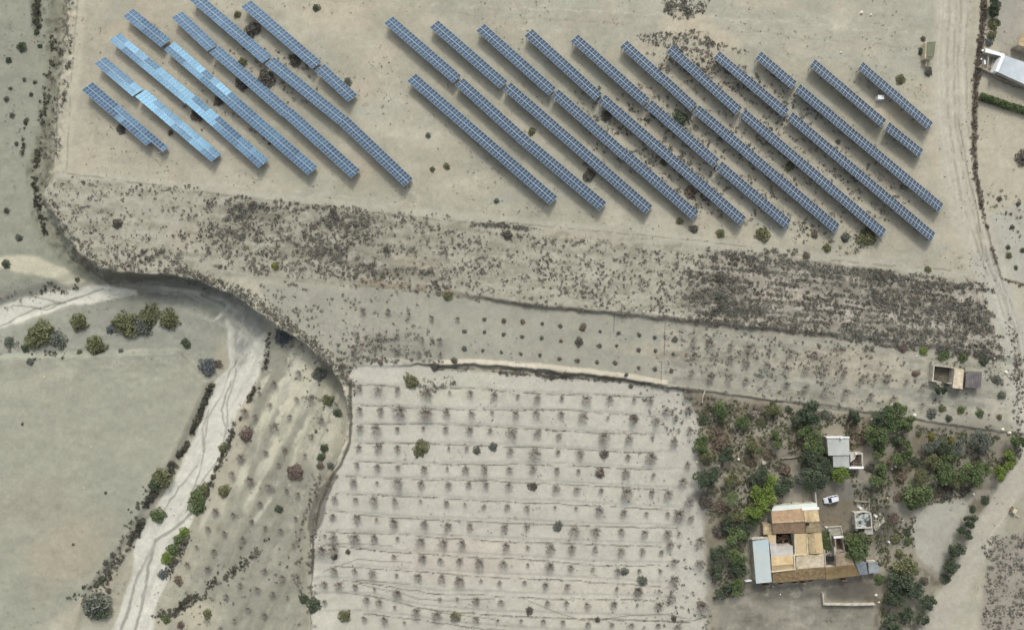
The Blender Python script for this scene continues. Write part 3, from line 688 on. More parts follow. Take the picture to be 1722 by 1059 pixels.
THINGS = []       # name, look, px, py, object, group, category
def reg(o, look, x, y, group, cat): THINGS.append([o, look, x, y, group, cat])
def leafy_tree(x, y, r, kind='green', group='garden trees round the farm', name='leafy_tree'):
    R_ = r*S*1.22; h = R_*1.0+0.8
    X, Y, z = G1(x, y); X, Y = P(x, y, z+h*0.75); z = hgt(X, Y)
    o = empty(name, (X, Y, z), rp.uniform(0, 6.28)); v = rp.randrange(6); sx = rp.uniform(.92,1.08)
    put(o, TRUNK[v % 3], 'trunk', scale=(R_, R_, h*0.95)); put(o, crown_mesh(v, kind), 'crown', loc=(0,0,h*0.32), scale=(R_*sx, R_/sx, h*0.72))
    size = 'large' if r >= 17 else ('medium-sized' if r >= 11 else 'small')
    reg(o, f'{size} {kind} tree', x, y, group, 'tree'); return o
def shrub(x, y, r, kind='olive', group='low shrubs on dry ground'):
    R_ = r*S*(1.0 if r < 11 else 1.15); X, Y, z = G1(x, y)
    o = empty('shrub', (X, Y, z), rp.uniform(0, 6.28)); v = rp.randrange(5)
    put(o, STEMS[v % 2], 'stems', scale=(R_,)*3); put(o, shrub_mesh(v, kind), 'crown', scale=(R_*rp.uniform(.9,1.15), R_*rp.uniform(.85,1.05), R_*0.65))
    reg(o, f'{"large" if r >= 13 else ("small" if r < 7 else "round")} {kind} shrub', x, y, group, 'shrub'); return o
def bare_tree(x, y, r, label=None, group='leafless trees in the dry strip by the riverbed'):
    R_ = r*S*1.02; h = R_*.8+.3; X, Y, z = G1(x, y)
    o = empty('leafless_tree', (X, Y, z), rp.uniform(0, 6.28)); v = rp.randrange(6)
    put(o, BTR, 'trunk', scale=(R_, R_, h)); put(o, BARE[v], 'crown', scale=(R_*rp.uniform(.85,1.15), R_*rp.uniform(.85,1.15), h))
    if label: tag(o, label, 'tree', group)
    else: reg(o, 'leafless grey tree' if r < 10 else 'broad leafless tree', x, y, group, 'tree')
    return o
# almond rows
for i, xs in enumerate(ROWX):
    for j, x in enumerate(xs):
        y = float(rowy(i, x))+rp.uniform(-1.5, 1.5); x2 = x+rp.uniform(-1.5, 1.5)
        r = rp.choice((4,5,6,7,8,8,9,9,10,12))
        big = (i == 1 and j in (2, 3)) or (i == 5 and j == 11)
        if big: r = 14
        bare_tree(x2, y, r, f'leafless almond tree, {ORD[j]} from the left in the {ORD[i]} terrace row from top', 'leafless almond trees in terrace rows')
MIDT = [ [(815,537),(847,539),(879,541),(912,544),(942,548)], [(781,557),(815,558),(847,562),(878,566),(911,568),(943,573),(1009,557),(1040,560),(1075,563),(1101,567),(1135,571)],
  [(781,586),(812,589),(843,592),(876,595),(908,597),(941,603),(971,606),(1004,609),(1034,610),(1074,618),(1101,620),(1129,623)], [(1008,581),(1037,581),(1074,588),(1102,590),(1132,595)] ]
for i, row in enumerate(MIDT):
    for j, (x, y) in enumerate(row):
        o = shrub(x, y, rp.uniform(3.2, 4.9), 'grey-green' if rp.random() < .6 else 'brown', 'young trees on the middle terrace'); THINGS.pop()
        where = ['upper','second','third','short right-hand'][i]
        tag(o, f'small young bush, {ORD[j]} from the left in the {where} row of the middle terrace', 'shrub', 'young trees on the middle terrace')

RT = [[(1164,574),(1193,575),(1228,580),(1259,585),(1290,588),(1330,592),(1368,596)],[(1163,598),(1198,599),(1226,605),(1256,609),(1289,613),(1323,621),(1352,619),(1386,625),(1418,626),(1450,633),(1487,635),(1521,640),(1551,647)],
  [(1163,626),(1192,632),(1222,636),(1253,638),(1286,642),(1321,646),(1352,650),(1384,655),(1420,659),(1460,664),(1500,668)]]
for i, row in enumerate(RT):
    for j, (x, y) in enumerate(row):
        bare_tree(x+rp.uniform(-2,2), y+rp.uniform(-2,2), rp.choice((6,7,8,9)), f'thin bare sapling, {ORD[j]} from the left in the {["upper","middle","lower"][i]} row left of the hut', 'thin bare saplings on the terrace left of the hut')
LT = [[(600,560),(636,563),(672,566),(708,570),(744,573)],[(596,582),(632,586),(668,588),(704,592),(740,596)],[(610,520),(650,524),(690,528),(730,533),(770,536)]]
for i, row in enumerate(LT):
    for j, (x, y) in enumerate(row):
        bare_tree(x+rp.uniform(-4,4), y+rp.uniform(-3,3), rp.choice((5,6,7)), f'faint bare sapling, {ORD[j]} from left, {["second","third","first"][i]} row at the left end of the middle terrace', 'faint saplings at the left end of the middle terrace')
# leafless trees in the strip between riverbed and field
for x, y, r in ((463,645,8),(524,669,9),(504,627,8),(464,717,12),(525,732,8),(541,705,9),(481,756,7),(514,765,5),(392,796,9),(422,806,10),(453,816,9),(406,768,9),
    (364,858,8),(439,845,6),(502,830,6),(483,823,5),(425,875,7),(393,864,6),(351,887,7),(379,895,6),(410,905,7),(447,885,6),(361,925,7),(332,918,5),(317,947,7),(351,955,8),
    (413,691,10),(446,957,7),(495,915,6),(476,969,8),(405,981,7),(434,989,7),(460,996,8),(419,1022,7),(446,1032,7),(484,1002,5),(547,1010,7),(382,1000,6),(395,1040,6),(350,1040,7),(372,1055,6),
    (430,930,5),(473,890,6),(498,870,5),(448,760,6),(470,780,5),(430,700,6),(455,680,6),(488,700,6),(500,670,6),(437,660,5)): bare_tree(x, y, r)
for x, y, r in ((1155,660,12),(1196,672,12),(1156,688,8),(1159,722,8),(1265,688,16),(1157,842,12),(1175,907,11),(1175,945,10),(1190,957,9),(1132,972,11),(1179,1017,13),(1127,1002,10),(1107,1015,9),(1132,942,9),
    (1147,808,10),(1132,742,8),(1135,702,7),(1120,690,8),(1072,990,10),(1155,780,7),(1160,870,8),(1648,763,9),(1549,680,6),(1125,915,8),(1140,865,8)): bare_tree(x, y, r, group='leafless trees along the garden edge')
# shrubs
WEST = 'bushes on the low ground beside the riverbed'
for x, y, r, k in ((74,560,21,'olive'),(58,572,14,'olive'),(96,570,14,'grey-green'),(134,542,17,'olive'),(215,545,22,'olive'),(240,548,18,'grey-green'),(286,538,17,'olive'),(252,530,17,'olive'),(163,581,19,'olive'),
    (188,553,9,'blue-grey'),(313,577,10,'dark green'),(350,616,16,'blue-grey'),(368,612,8,'brown'),(272,803,17,'olive'),(262,815,12,'dark green'),(266,866,13,'green'),(336,832,14,'green'),(333,850,15,'green'),(345,820,10,'olive'),
    (282,937,12,'bright green'),(292,922,12,'green'),(302,906,11,'green'),(310,893,10,'bright green'),(275,965,10,'blue-grey'),(162,1015,24,'grey-green'),(172,1026,16,'dark green'),(190,931,5,'dark brown'),(179,945,7,'dark brown'),
    (182,960,8,'dark brown'),(172,973,8,'dark green'),(162,983,6,'dark green'),(183,992,6,'dark brown'),(280,1040,9,'green'),(304,1050,8,'reddish'),(349,1031,8,'olive'),(300,975,9,'brown'),(476,567,14,'blue-grey'),(538,629,12,'grey-green'),
    (552,672,11,'olive'),(568,694,8,'dark green'),(415,731,12,'reddish'),(498,793,14,'reddish'),(545,753,9,'dark green'),(541,768,8,'dark green'),(539,782,7,'brown'),(556,782,7,'grey-green'),(378,824,11,'olive'),
    (376,753,10,'olive'),(469,855,8,'dark green'),(511,1005,10,'dark green'),(529,1015,12,'dark green'),(52,608,7,'grey-green'),(42,585,8,'dark green'),(16,575,9,'grey-green'),(134,592,6,'olive'),(37,79,9,'dark green'),(15,102,6,'dark green'),
    (41,134,4,'grey-green'),(59,139,4,'dark green'),(53,159,4,'dark green'),(18,149,4,'grey-green'),(11,167,6,'grey-green'),(21,194,5,'grey-green'),(28,242,4,'dark brown'),(11,354,6,'dark brown'),(33,400,7,'grey-green'),(11,444,8,'dark green'),
    (61,35,7,'dark green'),(62,55,6,'dark green'),(68,78,5,'dark green'),(38,713,3,'dark brown'),(178,828,3,'dark brown'),(123,915,3,'dark brown'),(130,470,5,'olive'),(204,590,5,'grey-green')):
    shrub(x, y, r, k, WEST)
for x, y, r, k in ((532,14,7,'dark green'),(585,137,7,'grey-green'),(720,228,5,'grey-green'),(751,280,6,'olive'),(727,285,5,'olive'),(835,338,5,'grey-green'),(853,395,10,'dark brown'),(198,376,9,'dark brown'),(1514,135,9,'olive'),
    (1561,122,8,'dark brown'),(1549,87,8,'dark green'),(1552,66,5,'dark brown'),(1327,281,9,'olive'),(1281,394,12,'olive'),(1456,400,14,'olive'),(1421,399,9,'grey-green'),(1369,394,7,'brown'),(1390,417,9,'olive'),(1355,430,7,'brown'),
    (1409,239,5,'grey-green'),(894,222,7,'olive'),(1019,196,10,'dark brown'),(1160,324,10,'brown'),(990,295,11,'dark brown'),(1115,274,7,'olive'),(1166,385,8,'dark brown'),(1143,372,7,'olive'),(1211,392,8,'olive'),
    (1143,199,12,'dark green'),(204,218,8,'dark brown'),(334,193,11,'dark brown'),(368,170,10,'dark brown'),(408,142,11,'dark brown'),(408,105,9,'olive'),(399,25,7,'olive'),(448,133,14,'dark brown'),(425,51,13,'dark brown'),(496,102,11,'dark brown'),
    (287,224,5,'dark brown'),(463,448,7,'yellow-green'),(753,497,9,'olive'),(974,574,9,'dark brown'),(980,550,8,'brown'),(691,640,12,'olive'),(708,753,13,'olive'),(802,757,8,'grey-green'),(829,751,8,'grey-green'),(896,817,8,'dark brown'),
    (938,884,9,'grey-green'),(731,615,10,'dark brown'),(764,606,6,'dark brown'),(927,631,9,'dark brown'),(1560,453,6,'olive'),(1210,467,10,'dark brown'),(1208,500,7,'dark green'),(1053,630,4,'dark brown'),(1061,649,5,'grey-green'),
    (580,1034,11,'olive'),(765,1036,9,'olive'),(1179,1016,8,'brown'),(1005,1041,5,'dark brown'),(1133,1039,6,'dark brown'),(890,1025,8,'dark brown'),(1050,960,8,'grey-green'),(1080,975,9,'grey-green'),(1009,795,9,'reddish'),(1016,763,8,'reddish'),(1065,702,8,'reddish'),
    (563,935,6,'dark brown'),(585,927,5,'dark brown'),(1695,416,5,'dark green'),(1696,430,6,'olive'),(1708,450,4,'dark green'),(1719,421,5,'dark green'),(1702,382,5,'dark brown'),(1712,343,5,'dark brown'),(1680,334,5,'dark brown'),(1700,360,3,'dark brown'),
    (1517,585,9,'reddish'),(1539,628,7,'reddish'),(1566,695,9,'grey-green'),(1595,703,7,'dark green'),(1675,638,9,'grey-green'),(1719,266,12,'dark brown'),(560,355,6,'dark brown'),(425,345,7,'dark brown'),(650,420,7,'dark brown'),(640,610,5,'brown')):
    shrub(x, y, r, k, 'single shrubs on the dry terraces')
# the farm garden
GARD = 'garden trees round the farm'
for x, y, r, k in ((1214,690,13,'green'),(1182,705,9,'dark green'),(1249,711,11,'green'),(1282,711,8,'olive'),(1301,688,12,'olive'),(1364,694,18,'dark green'),(1346,706,14,'dark green'),(1388,697,10,'grey-green'),(1326,688,8,'dark green'),
    (1305,740,14,'green'),(1181,745,13,'green'),(1187,766,11,'olive'),(1223,765,12,'dark green'),(1190,800,19,'dark green'),(1368,743,17,'green'),(1354,725,12,'green'),(1380,748,13,'green'),(1370,772,18,'dark green'),(1388,785,14,'dark green'),
    (1374,803,19,'dark green'),(1350,800,12,'grey-green'),(1415,796,14,'bright green'),(1297,812,12,'bright green'),(1231,806,12,'olive'),(1277,799,14,'dark green'),(1320,817,16,'dark green'),(1285,832,19,'bright green'),
    (1276,852,19,'bright green'),(1268,872,12,'green'),(1208,850,12,'brown'),(1185,843,11,'dark brown'),(1210,890,13,'dark brown'),(1210,930,14,'dark green'),(1240,905,17,'green'),(1253,888,12,'dark green'),(1209,961,13,'dark green'),(1240,935,15,'green'),
    (1245,958,13,'dark green'),(1216,993,14,'dark green'),(1240,988,13,'green'),(1240,868,12,'olive'),(1225,880,12,'dark green'),(1437,701,11,'dark green'),(1509,692,17,'green'),(1487,705,16,'dark green'),(1527,711,12,'green'),(1477,733,17,'green'),
    (1479,759,13,'green'),(1503,709,16,'green'),(1505,743,8,'dark green'),(1523,747,11,'green'),(1519,767,17,'green'),(1539,776,9,'dark green'),(1545,729,6,'olive'),(1566,733,8,'yellow-green'),(1567,749,12,'grey-green'),(1600,741,9,'yellow-green'),
    (1589,751,12,'dark green'),(1597,765,13,'green'),(1610,753,12,'grey-green'),(1571,777,12,'olive'),(1651,743,16,'grey-green'),(1616,739,6,'grey-green'),(1589,795,18,'green'),(1637,800,18,'green'),(1654,789,13,'green'),(1610,808,12,'olive'),
    (1551,801,12,'olive'),(1515,801,11,'brown'),(1478,799,19,'green'),(1462,786,9,'dark brown'),(1698,774,15,'bright green'),(1686,797,12,'bright green'),(1716,739,16,'green'),(1547,830,20,'green'),(1534,842,13,'green'),(1590,829,12,'dark brown'),
    (1620,826,9,'dark brown'),(1656,840,9,'dark green'),(1635,855,8,'dark green'),(1633,876,11,'dark green'),(1624,898,12,'dark green'),(1611,925,13,'dark green'),(1601,952,12,'dark green'),(1590,972,10,'dark green'),(1563,1013,12,'dark green'),
    (1552,1040,11,'dark green'),(1525,894,7,'dark green'),(1526,908,7,'green'),(1502,870,10,'reddish'),(1526,957,18,'olive'),(1517,978,18,'dark green'),(1539,996,15,'dark green'),(1507,1008,14,'dark green'),(1527,1035,12,'dark green'),(1500,1048,14,'dark green'),
    (1553,976,8,'dark brown'),(1440,922,20,'green'),(1456,905,12,'olive'),(1428,907,11,'olive'),(1479,973,10,'green'),(1552,590,8,'bright green'),(1587,597,10,'green'),(1619,600,10,'green'),(1654,606,10,'dark green'),(1583,654,11,'dark green'),(1683,664,8,'grey-green'),
    (1584,686,8,'olive'),(1615,689,8,'green'),(1647,695,8,'green'),(1680,701,6,'olive'),(1672,8,11,'dark green'),(1670,22,9,'dark green'),(1668,42,10,'olive'),(1667,60,9,'olive'),(1662,72,8,'blue-grey'),(1676,38,7,'dark green'),(1450,945,10,'dark green'),
    (1209,725,9,'brown'),(1212,745,12,'brown'),(1270,752,13,'olive'),(1320,790,11,'brown'),(1260,775,9,'brown'),(1290,765,9,'brown'),(1450,735,11,'brown'),(1432,725,8,'brown'),(1510,835,10,'brown'),(1505,905,10,'olive'),(1512,930,9,'olive')):
    if r >= 11 and k not in ('brown', 'dark brown', 'reddish'): leafy_tree(x, y, r, k, GARD)
    else: shrub(x, y, r, k, 'small shrubs in the farm garden')
# palms
M_FROND = FOL['green']
def palm(x, y, r, h, label):
    R_ = r*S; X, Y, z = G1(x, y); X, Y = P(x, y, z+h); z = hgt(X, Y); o = empty('palm_tree', (X, Y, z)); tag(o, label, 'palm tree')
    b = MB(); b.tube((0,0,-.3), (0,0,h), .22, .17, 8); b.build('trunk', M_BARK, o)
    b = MB()
    for k in range(26):
        a = 2*math.pi*k/26*5+.2; up = .25+.75*((k*7) % 26)/26; L_ = R_*rp.uniform(.85,1.05); p = Vector((0,0,h)); seg = 6
        da = Vector((math.cos(a), math.sin(a), 0)); sdv = Vector((-math.sin(a), math.cos(a), 0))
        for q in range(seg):
            t = (q+1)/seg; n = Vector((0,0,h))+da*(L_*t)+Vector((0,0,up*L_*.7*t-L_*.75*t*t)); b.bar(p, n, .05, .03)
            for s_ in (-1, 1):
                for u_ in (0.25, .75):
                    m = p.lerp(n, u_); tip = m+sdv*s_*(.55*(1-t*.6))+da*.25+Vector((0,0,-.12)); b.face([m, tip, m+da*.09])
            p = n
    b.build('fronds', M_FROND, o)
palm(1231, 837, 15, 3.2, 'green palm tree with radiating fronds left of the bright green tree')
palm(1362, 818, 11, 1.8, 'small grey palm with thin fronds above the white corner wall')

# ------------------------------------------------------------------ uncountable scrub
def soup_field(name, pts, rmin, rmax, mats, label, cat, leaves=14, leaf=0.55, seed=1, hgt_k=0.75, power=2.0):
    r = np.random.default_rng(seed); pts = np.asarray(pts, float); n = len(pts)
    X, Y, z = G(pts[:, 0], pts[:, 1])
    R_ = rmin+(rmax-rmin)*r.random(n)**power
    a = r.uniform(0, 2*np.pi, (n, leaves)); q = r.random((n, leaves))**.7*.98; zz = np.sqrt(1-q*q)*r.uniform(.25, 1, (n, leaves))
    cx = X[:, None]+R_[:, None]*q*np.cos(a); cy = Y[:, None]+R_[:, None]*q*np.sin(a); cz = z[:, None]+R_[:, None]*zz*hgt_k
    cent = np.stack([cx, cy, cz], -1).reshape(-1, 3); sz = np.repeat(np.clip(R_*leaf, 0, .22), leaves)
    V, F = leaf_soup(cent, sz, .35, seed, quad=False)
    o = link(name, mesh_np(name, V, F, mats)); tag(o, label, cat, kind='stuff'); return o
ZONES = [  # polygon, density per 1000 px^2, clumping
 ([(96,296),(330,312),(345,430),(300,458),(180,452),(110,400),(84,345)], 11, .9),
 ([(430,470),(700,490),(740,560),(600,600),(560,590),(480,540)], 7, 1.1),
 ([(340,326),(700,366),(760,384),(1020,402),(1020,530),(800,494),(640,478),(420,462),(330,440)], 16, 1.0),
 ([(340,330),(620,362),(640,470),(420,452),(350,400)], 15, 1.3),
 ([(180,425),(300,430),(330,462),(200,456)], 22, .5),
 ([(1020,402),(1190,432),(1190,545),(1020,528)], 17, .8),
 ([(1195,418),(1390,440),(1645,478),(1700,600),(1400,567),(1250,552),(1165,540),(1145,505),(1170,482),(1150,462),(1185,440)], 24, 1.0),
 ([(590,462),(760,484),(760,500),(590,484)], 22, .6),
 ([(590,560),(760,572),(745,610),(596,608)], 22, .6),
 ([(1120,545),(1700,612),(1712,650),(1550,650),(1150,635),(1100,600)], 11, 1.0),
 ([(1170,640),(1560,670),(1690,700),(1690,725),(1400,690),(1160,655)], 6, .8),
 ([(96,-40),(124,-40),(110,110),(94,260),(80,330),(62,330),(80,200)], 20, .8),
 ([(60,330),(85,340),(140,430),(180,455),(150,460),(90,400)], 12, .8),
 ([(1060,60),(1170,50),(1260,90),(1250,160),(1120,140)], 22, 1.2), ([(1100,-20),(1200,-20),(1180,30),(1120,35)], 34, 1.0),
 ([(960,150),(1330,120),(1560,330),(1450,400),(1200,370),(1000,260)], 7.5, 1.3), ([(1000,190),(1120,180),(1240,320),(1180,370),(1080,300)], 12, 1.2),
 ([(390,30),(560,130),(500,190),(380,110)], 10, 1.1), ([(300,130),(460,240),(400,250),(290,180)], 7, 1.1),
 ([(1340,380),(1500,400),(1420,430),(1330,415)], 12, 1.2),
 ([(1150,660),(1260,670),(1240,760),(1180,790),(1155,740)], 12, .8),
 ([(1655,905),(1722,893),(1780,900),(1780,1080),(1640,1080),(1660,1000)], 34, .7),
 ([(560,600),(600,606),(600,620),(576,640)], 30, .6),
 ([(0,560),(60,590),(130,600),(60,600),(0,600)], 10, .8), ([(0,490),(60,490),(60,505),(0,520)], 14, .8),
 ([(470,560),(560,640),(575,740),(530,740),(500,640)], 8, 1), ([(300,960),(480,900),(500,960),(320,1059)], 2.5, 1), ([(700,640),(760,625),(780,650),(690,670)], 18, .8),
 ([(1050,640),(1160,660),(1150,760),(1090,700)], 7, 1), ([(1120,900),(1200,900),(1200,1059),(1080,1059)], 5, 1), ([(1660,320),(1722,320),(1722,400),(1680,400)], 7, 1.1),
]
rz = np.random.default_rng(99); allp = []
for poly_, dens, cl in ZONES:
    a = np.array(poly_, float); x0, y0 = a.min(0); x1, y1 = a.max(0); n = int((x1-x0)*(y1-y0)/1000*dens*3.6)
    x = rz.uniform(x0, x1, n); y = rz.uniform(y0, y1, n); k = inside(x+16*fbm(x, y, 34, 210, 3), y+7*fbm(x, y, 34, 211, 3), poly_)
    nn = fbm(x, (y-0.06*x)*2.2, 38, 200, 3)*cl*.7+0.5*fbm(x, y, 9, 201, 2)+0.55*fbm(x/5, y-0.09*x, 8, 203, 3); k &= rz.random(n) < np.clip(0.48+nn*1.5, 0.03, 1)
    allp.append(np.stack([x[k], y[k]], 1))
def along(pts, step, spread, gap=0.0, seed=0):
    r = np.random.default_rng(seed); out = []
    for (ax, ay), (bx, by) in zip(pts[:-1], pts[1:]):
        n = max(1, int(math.hypot(bx-ax, by-ay)/step)); t = r.random(n)
        out.append(np.stack([ax+(bx-ax)*t+r.normal(0, spread, n), ay+(by-ay)*t+r.normal(0, spread, n)], 1))
    o = np.concatenate(out); return o[fbm(o[:, 0], o[:, 1], 16, 300+seed, 2) > gap-0.35] if gap else o
allp += [along([(585,600),(640,606),(735,612)], 1.6, 2.2, .3, 1), along([(735,619),(860,627),(1000,637),(1150,652)], 1.0, 1.6, .25, 2), along([(900,628),(925,633),(960,630)], .4, 2, 0, 3),
  along([(740,492),(900,514),(1100,531),(1240,546),(1500,570),(1690,602)], 1.3, 2.0, .3, 4), along([(340,325),(520,345),(700,362),(820,372),(900,386)], 1.5, 2.5, .35, 5), along([(790,377),(850,380),(890,386)], .5, 2, 0, 6),
  along([(1190,420),(1300,440),(1400,450),(1560,475),(1640,485)], .6, 3.0, .25, 7), along([(1420,570),(1560,590),(1690,603)], .6, 2, .2, 8),
  along([(120,60),(114,120),(100,220),(92,280)], 1.2, 3, .2, 9), along([(84,330),(110,385),(165,440),(200,452)], 1.0, 3.5, 0, 10),
  along([(300,450),(345,470),(400,490),(440,515),(500,560),(545,595),(580,630),(590,650)], .35, 5.5, 0, 11), along([(586,640),(590,700),(588,745)], .8, 1.8, .2, 12),
  along([(560,800),(536,850),(525,900),(522,960),(524,1040)], .5, 3.5, .2, 13), along([(540,800),(505,880),(500,960),(505,1059)], 1.2, 4, .3, 14), along([(1150,660),(1180,700),(1170,760)], 1.5, 5, .2, 15)]
for q in range(13):
    y0_ = 428+q*9.6; allp.append(along([(1165+rz.uniform(-20,30), y0_+2), (1300, y0_+10), (1450, y0_+24), (1600, y0_+42), (1670+rz.uniform(-20,20), y0_+52)], .8, 1.7, .28, 700+q))
P_ALL = np.concatenate([a_[(a_[:,1] < 604+(a_[:,0]-1690)*.1) | (a_[:,0] < 1160)] if False else a_ for a_ in allp])
rz.shuffle(P_ALL)
nb = int(len(P_ALL)*0.86)
soup_field('scrub_cover', P_ALL[:nb], .12, .58, M_SCRUB, 'thousands of small dark dry bushes dotted over the terraces', 'scrub', leaves=15, leaf=.5, seed=3, power=2.6)
soup_field('brown_scrub_cover', P_ALL[nb:], .14, .55, M_SCRUBB, 'brownish low dry bushes mixed into the dark scrub of the terraces', 'scrub', leaves=12, seed=4)
tp = rz.uniform([8,-20],[1722,1080],(42000,2)); kk = (fbm(tp[:,0], tp[:,1], 55, 500, 4)+0.6*fbm(tp[:,0], tp[:,1], 8, 501, 2) > 0.22) & ~inside(tp[:,0], tp[:,1], [(0,620),(330,620),(345,660),(240,850),(160,980),(0,1000)])
soup_field('sparse_tufts', tp[kk], .06, .3, M_SCRUB, 'tiny dry tufts scattered sparsely over all the bare ground', 'tufts', leaves=7, seed=12, power=3)
bgp = []
for x, y, rx, ry, n_ in ((1210,470,25,14,26),(1195,495,30,12,40),(1230,520,60,15,110),(1340,445,40,7,26),(1400,458,40,8,34),(1480,470,40,7,34),(1580,480,50,6,44),(1500,505,40,14,44),(1470,500,20,14,22),(1560,520,60,16,50),(1640,540,35,20,50),(1620,515,40,8,26),(1500,560,80,8,44),(1590,580,80,6,44),(1280,425,80,6,40),(1440,585,30,5,14),
        (420,348,45,8,36),(395,362,25,8,18),(580,372,45,11,44),(545,425,50,10,34),(600,440,40,8,28),(420,400,30,10,20),(620,462,40,6,24),(700,455,30,7,16),(250,430,60,12,44),(1140,10,26,16,50),(1160,75,40,18,50),(1175,120,26,14,20),(1150,200,30,30,34),(1150,240,25,40,26),(1000,280,20,20,14),(740,480,20,4,14)):
    q = np.sqrt(rz.random(n_)); a_ = rz.uniform(0, 6.28, n_); bgp.append(np.stack([x+rx*q*np.cos(a_), y+ry*q*np.sin(a_)], 1))
bgp = np.concatenate(bgp); rz.shuffle(bgp)
soup_field('dense_scrub', bgp[:int(len(bgp)*.7)], .3, .9, M_SCRUB, 'dense darker clumps of dry scrub within the scrub belt', 'scrub', leaves=42, leaf=.3, seed=14, power=1.4)
BANK = [along([(356,645),(338,690),(330,710)], .45, 2.4, .32, 21), along([(330,708),(312,750),(298,768)], .45, 1.8, .3, 22), along([(300,765),(285,790),(262,822),(248,850),(232,890),(222,910)], .35, 3, .28, 23),
  along([(222,910),(205,930),(195,950),(180,975),(160,985),(120,1000)], .8, 5, .1, 24), along([(250,820),(230,860),(215,900)], 1.5, 6, .2, 25), along([(452,560),(448,610),(440,640)], 1.2, 2.5, .3, 26),
  along([(430,650),(405,700),(392,725),(375,770),(362,790)], .8, 2.5, .25, 27), along([(360,800),(345,835),(330,860)], .8, 3, .1, 28), along([(315,900),(295,940),(280,965)], .6, 4, 0, 29),
  along([(455,925),(420,935),(395,960),(362,975),(340,1000)], .9, 5, .35, 30), along([(300,1020),(330,1000),(290,1030),(262,1035)], .7, 4, .1, 31), along([(470,900),(480,885),(450,905)], 1, 4, .2, 32),
  along([(88,60),(86,110),(70,200),(64,240)], 1.6, 3, .3, 33), along([(62,0),(64,44)], .5, 3, 0, 34), along([(45,200),(38,260)], 1.8, 1.2, .2, 35), along([(66,240),(58,300),(60,340),(80,395)], 1.0, 2.5, .1, 36),
  along([(40,595),(70,600),(110,585)], 1.5, 7, .2, 37), along([(130,480),(90,486),(60,484)], 2, 5, .2, 38)]
soup_field('riverbank_brush', np.concatenate(BANK+[b_+np.array([.8, 1.2]) for b_ in BANK[:3]]), .2, .62, M_BANK, 'dark dry brush growing in lines on the banks of the pale riverbed', 'brush', leaves=20, seed=5, hgt_k=1.1, power=1.5)
RD = [along([(1656,-30),(1652,40),(1645,100),(1640,150)], .22, 2.6, 0, 41), along([(1640,150),(1637,230),(1640,290),(1650,345)], .5, 2.4, 0, 42), along([(1650,345),(1660,385),(1672,430),(1684,468)], .8, 1.6, .1, 43), along([(1684,468),(1722,480)], 1.2, 1, .1, 44),
  along([(1695,540),(1708,580),(1714,640)], 1.0, 5, 0, 45), along([(1712,600),(1714,700),(1712,740)], .6, 6, 0, 46), along([(1655,112),(1690,135),(1722,150)], .9, 3, .1, 47)]
soup_field('roadside_brush', np.concatenate(RD)[::2], .2, .55, M_SCRUBB, 'brown dry brush in a line along the east side of the track', 'brush', leaves=13, seed=6)
gp = rz.uniform([1165,660],[1722,1080],(14000,2)); kf = inside(gp[:,0], gp[:,1], [(1168,665),(1400,695),(1700,735),(1722,760),(1680,810),(1640,835),(1540,850),(1530,1080),(1480,1080),(1480,1000),(1470,890),(1420,800),(1400,810),(1380,760),(1300,830),(1260,900),(1250,1000),(1200,1010),(1190,850)])
kf &= fbm(gp[:,0], gp[:,1], 26, 400, 3) > -0.12
gp = gp[kf][:6500]
soup_field('garden_undergrowth', gp, .2, .75, M_GRASS, 'tangled low weeds and dry grass between the garden trees', 'weeds', leaves=13, seed=7)
soup_field('grass_patch', rz.uniform([1384,893],[1396,930],(260,2)), .15, .4, FOL['green'], 'narrow strip of green grass beside the east wall of the farmhouse', 'grass', leaves=12, seed=8)
# weeds along terrace lines in the field
wl = []
for i in range(len(ROWS)): wl.append(along([(x, y-6) for x, y in ROWS[i]], 2.2, 1.0, .45, 60+i))
soup_field('terrace_weeds', np.concatenate(wl), .08, .26, M_SCRUB, 'thin broken lines of dry weeds along the field terraces', 'weeds', leaves=9, seed=9)
# clipped hedge
HX = [(1646,163),(1665,169),(1690,178),(1722,188),(1760,200)]
hp_ = []
for (ax,ay),(bx,by) in zip(HX[:-1], HX[1:]):
    for q in range(900):
        t = rp.random(); o_ = rp.uniform(-5.8,5.8); hp_.append((ax+(bx-ax)*t-o_*.32, ay+(by-ay)*t+o_, rp.uniform(.1,1)*1.5*(1-(o_/6.5)**4)))
hp_ = np.array(hp_); X, Y, z = G(hp_[:,0], hp_[:,1])
V, F = leaf_soup(np.stack([X, Y, z+hp_[:,2]], 1), .2, .4, 5)
h_ = empty('hedge', (float(X.mean()), float(Y.mean()), float(z.mean()))); tag(h_, 'long dense green hedge running right from the track edge', 'hedge')
ho = link('foliage', mesh_np('foliage', V-np.array([X.mean(), Y.mean(), z.mean()]), F, FOL['green']), h_)
b = MB()
for (ax,ay),(bx,by) in zip(HX[:-1], HX[1:]):
    for q in range(5):
        t = q/5; p_ = G1(ax+(bx-ax)*t, ay+(by-ay)*t); b.tube((p_[0]-X.mean(), p_[1]-Y.mean(), p_[2]-.2-z.mean()), (p_[0]-X.mean(), p_[1]-Y.mean(), p_[2]+1.0-z.mean()), .05, .03, 5)
b.build('stems', M_BARK, h_)

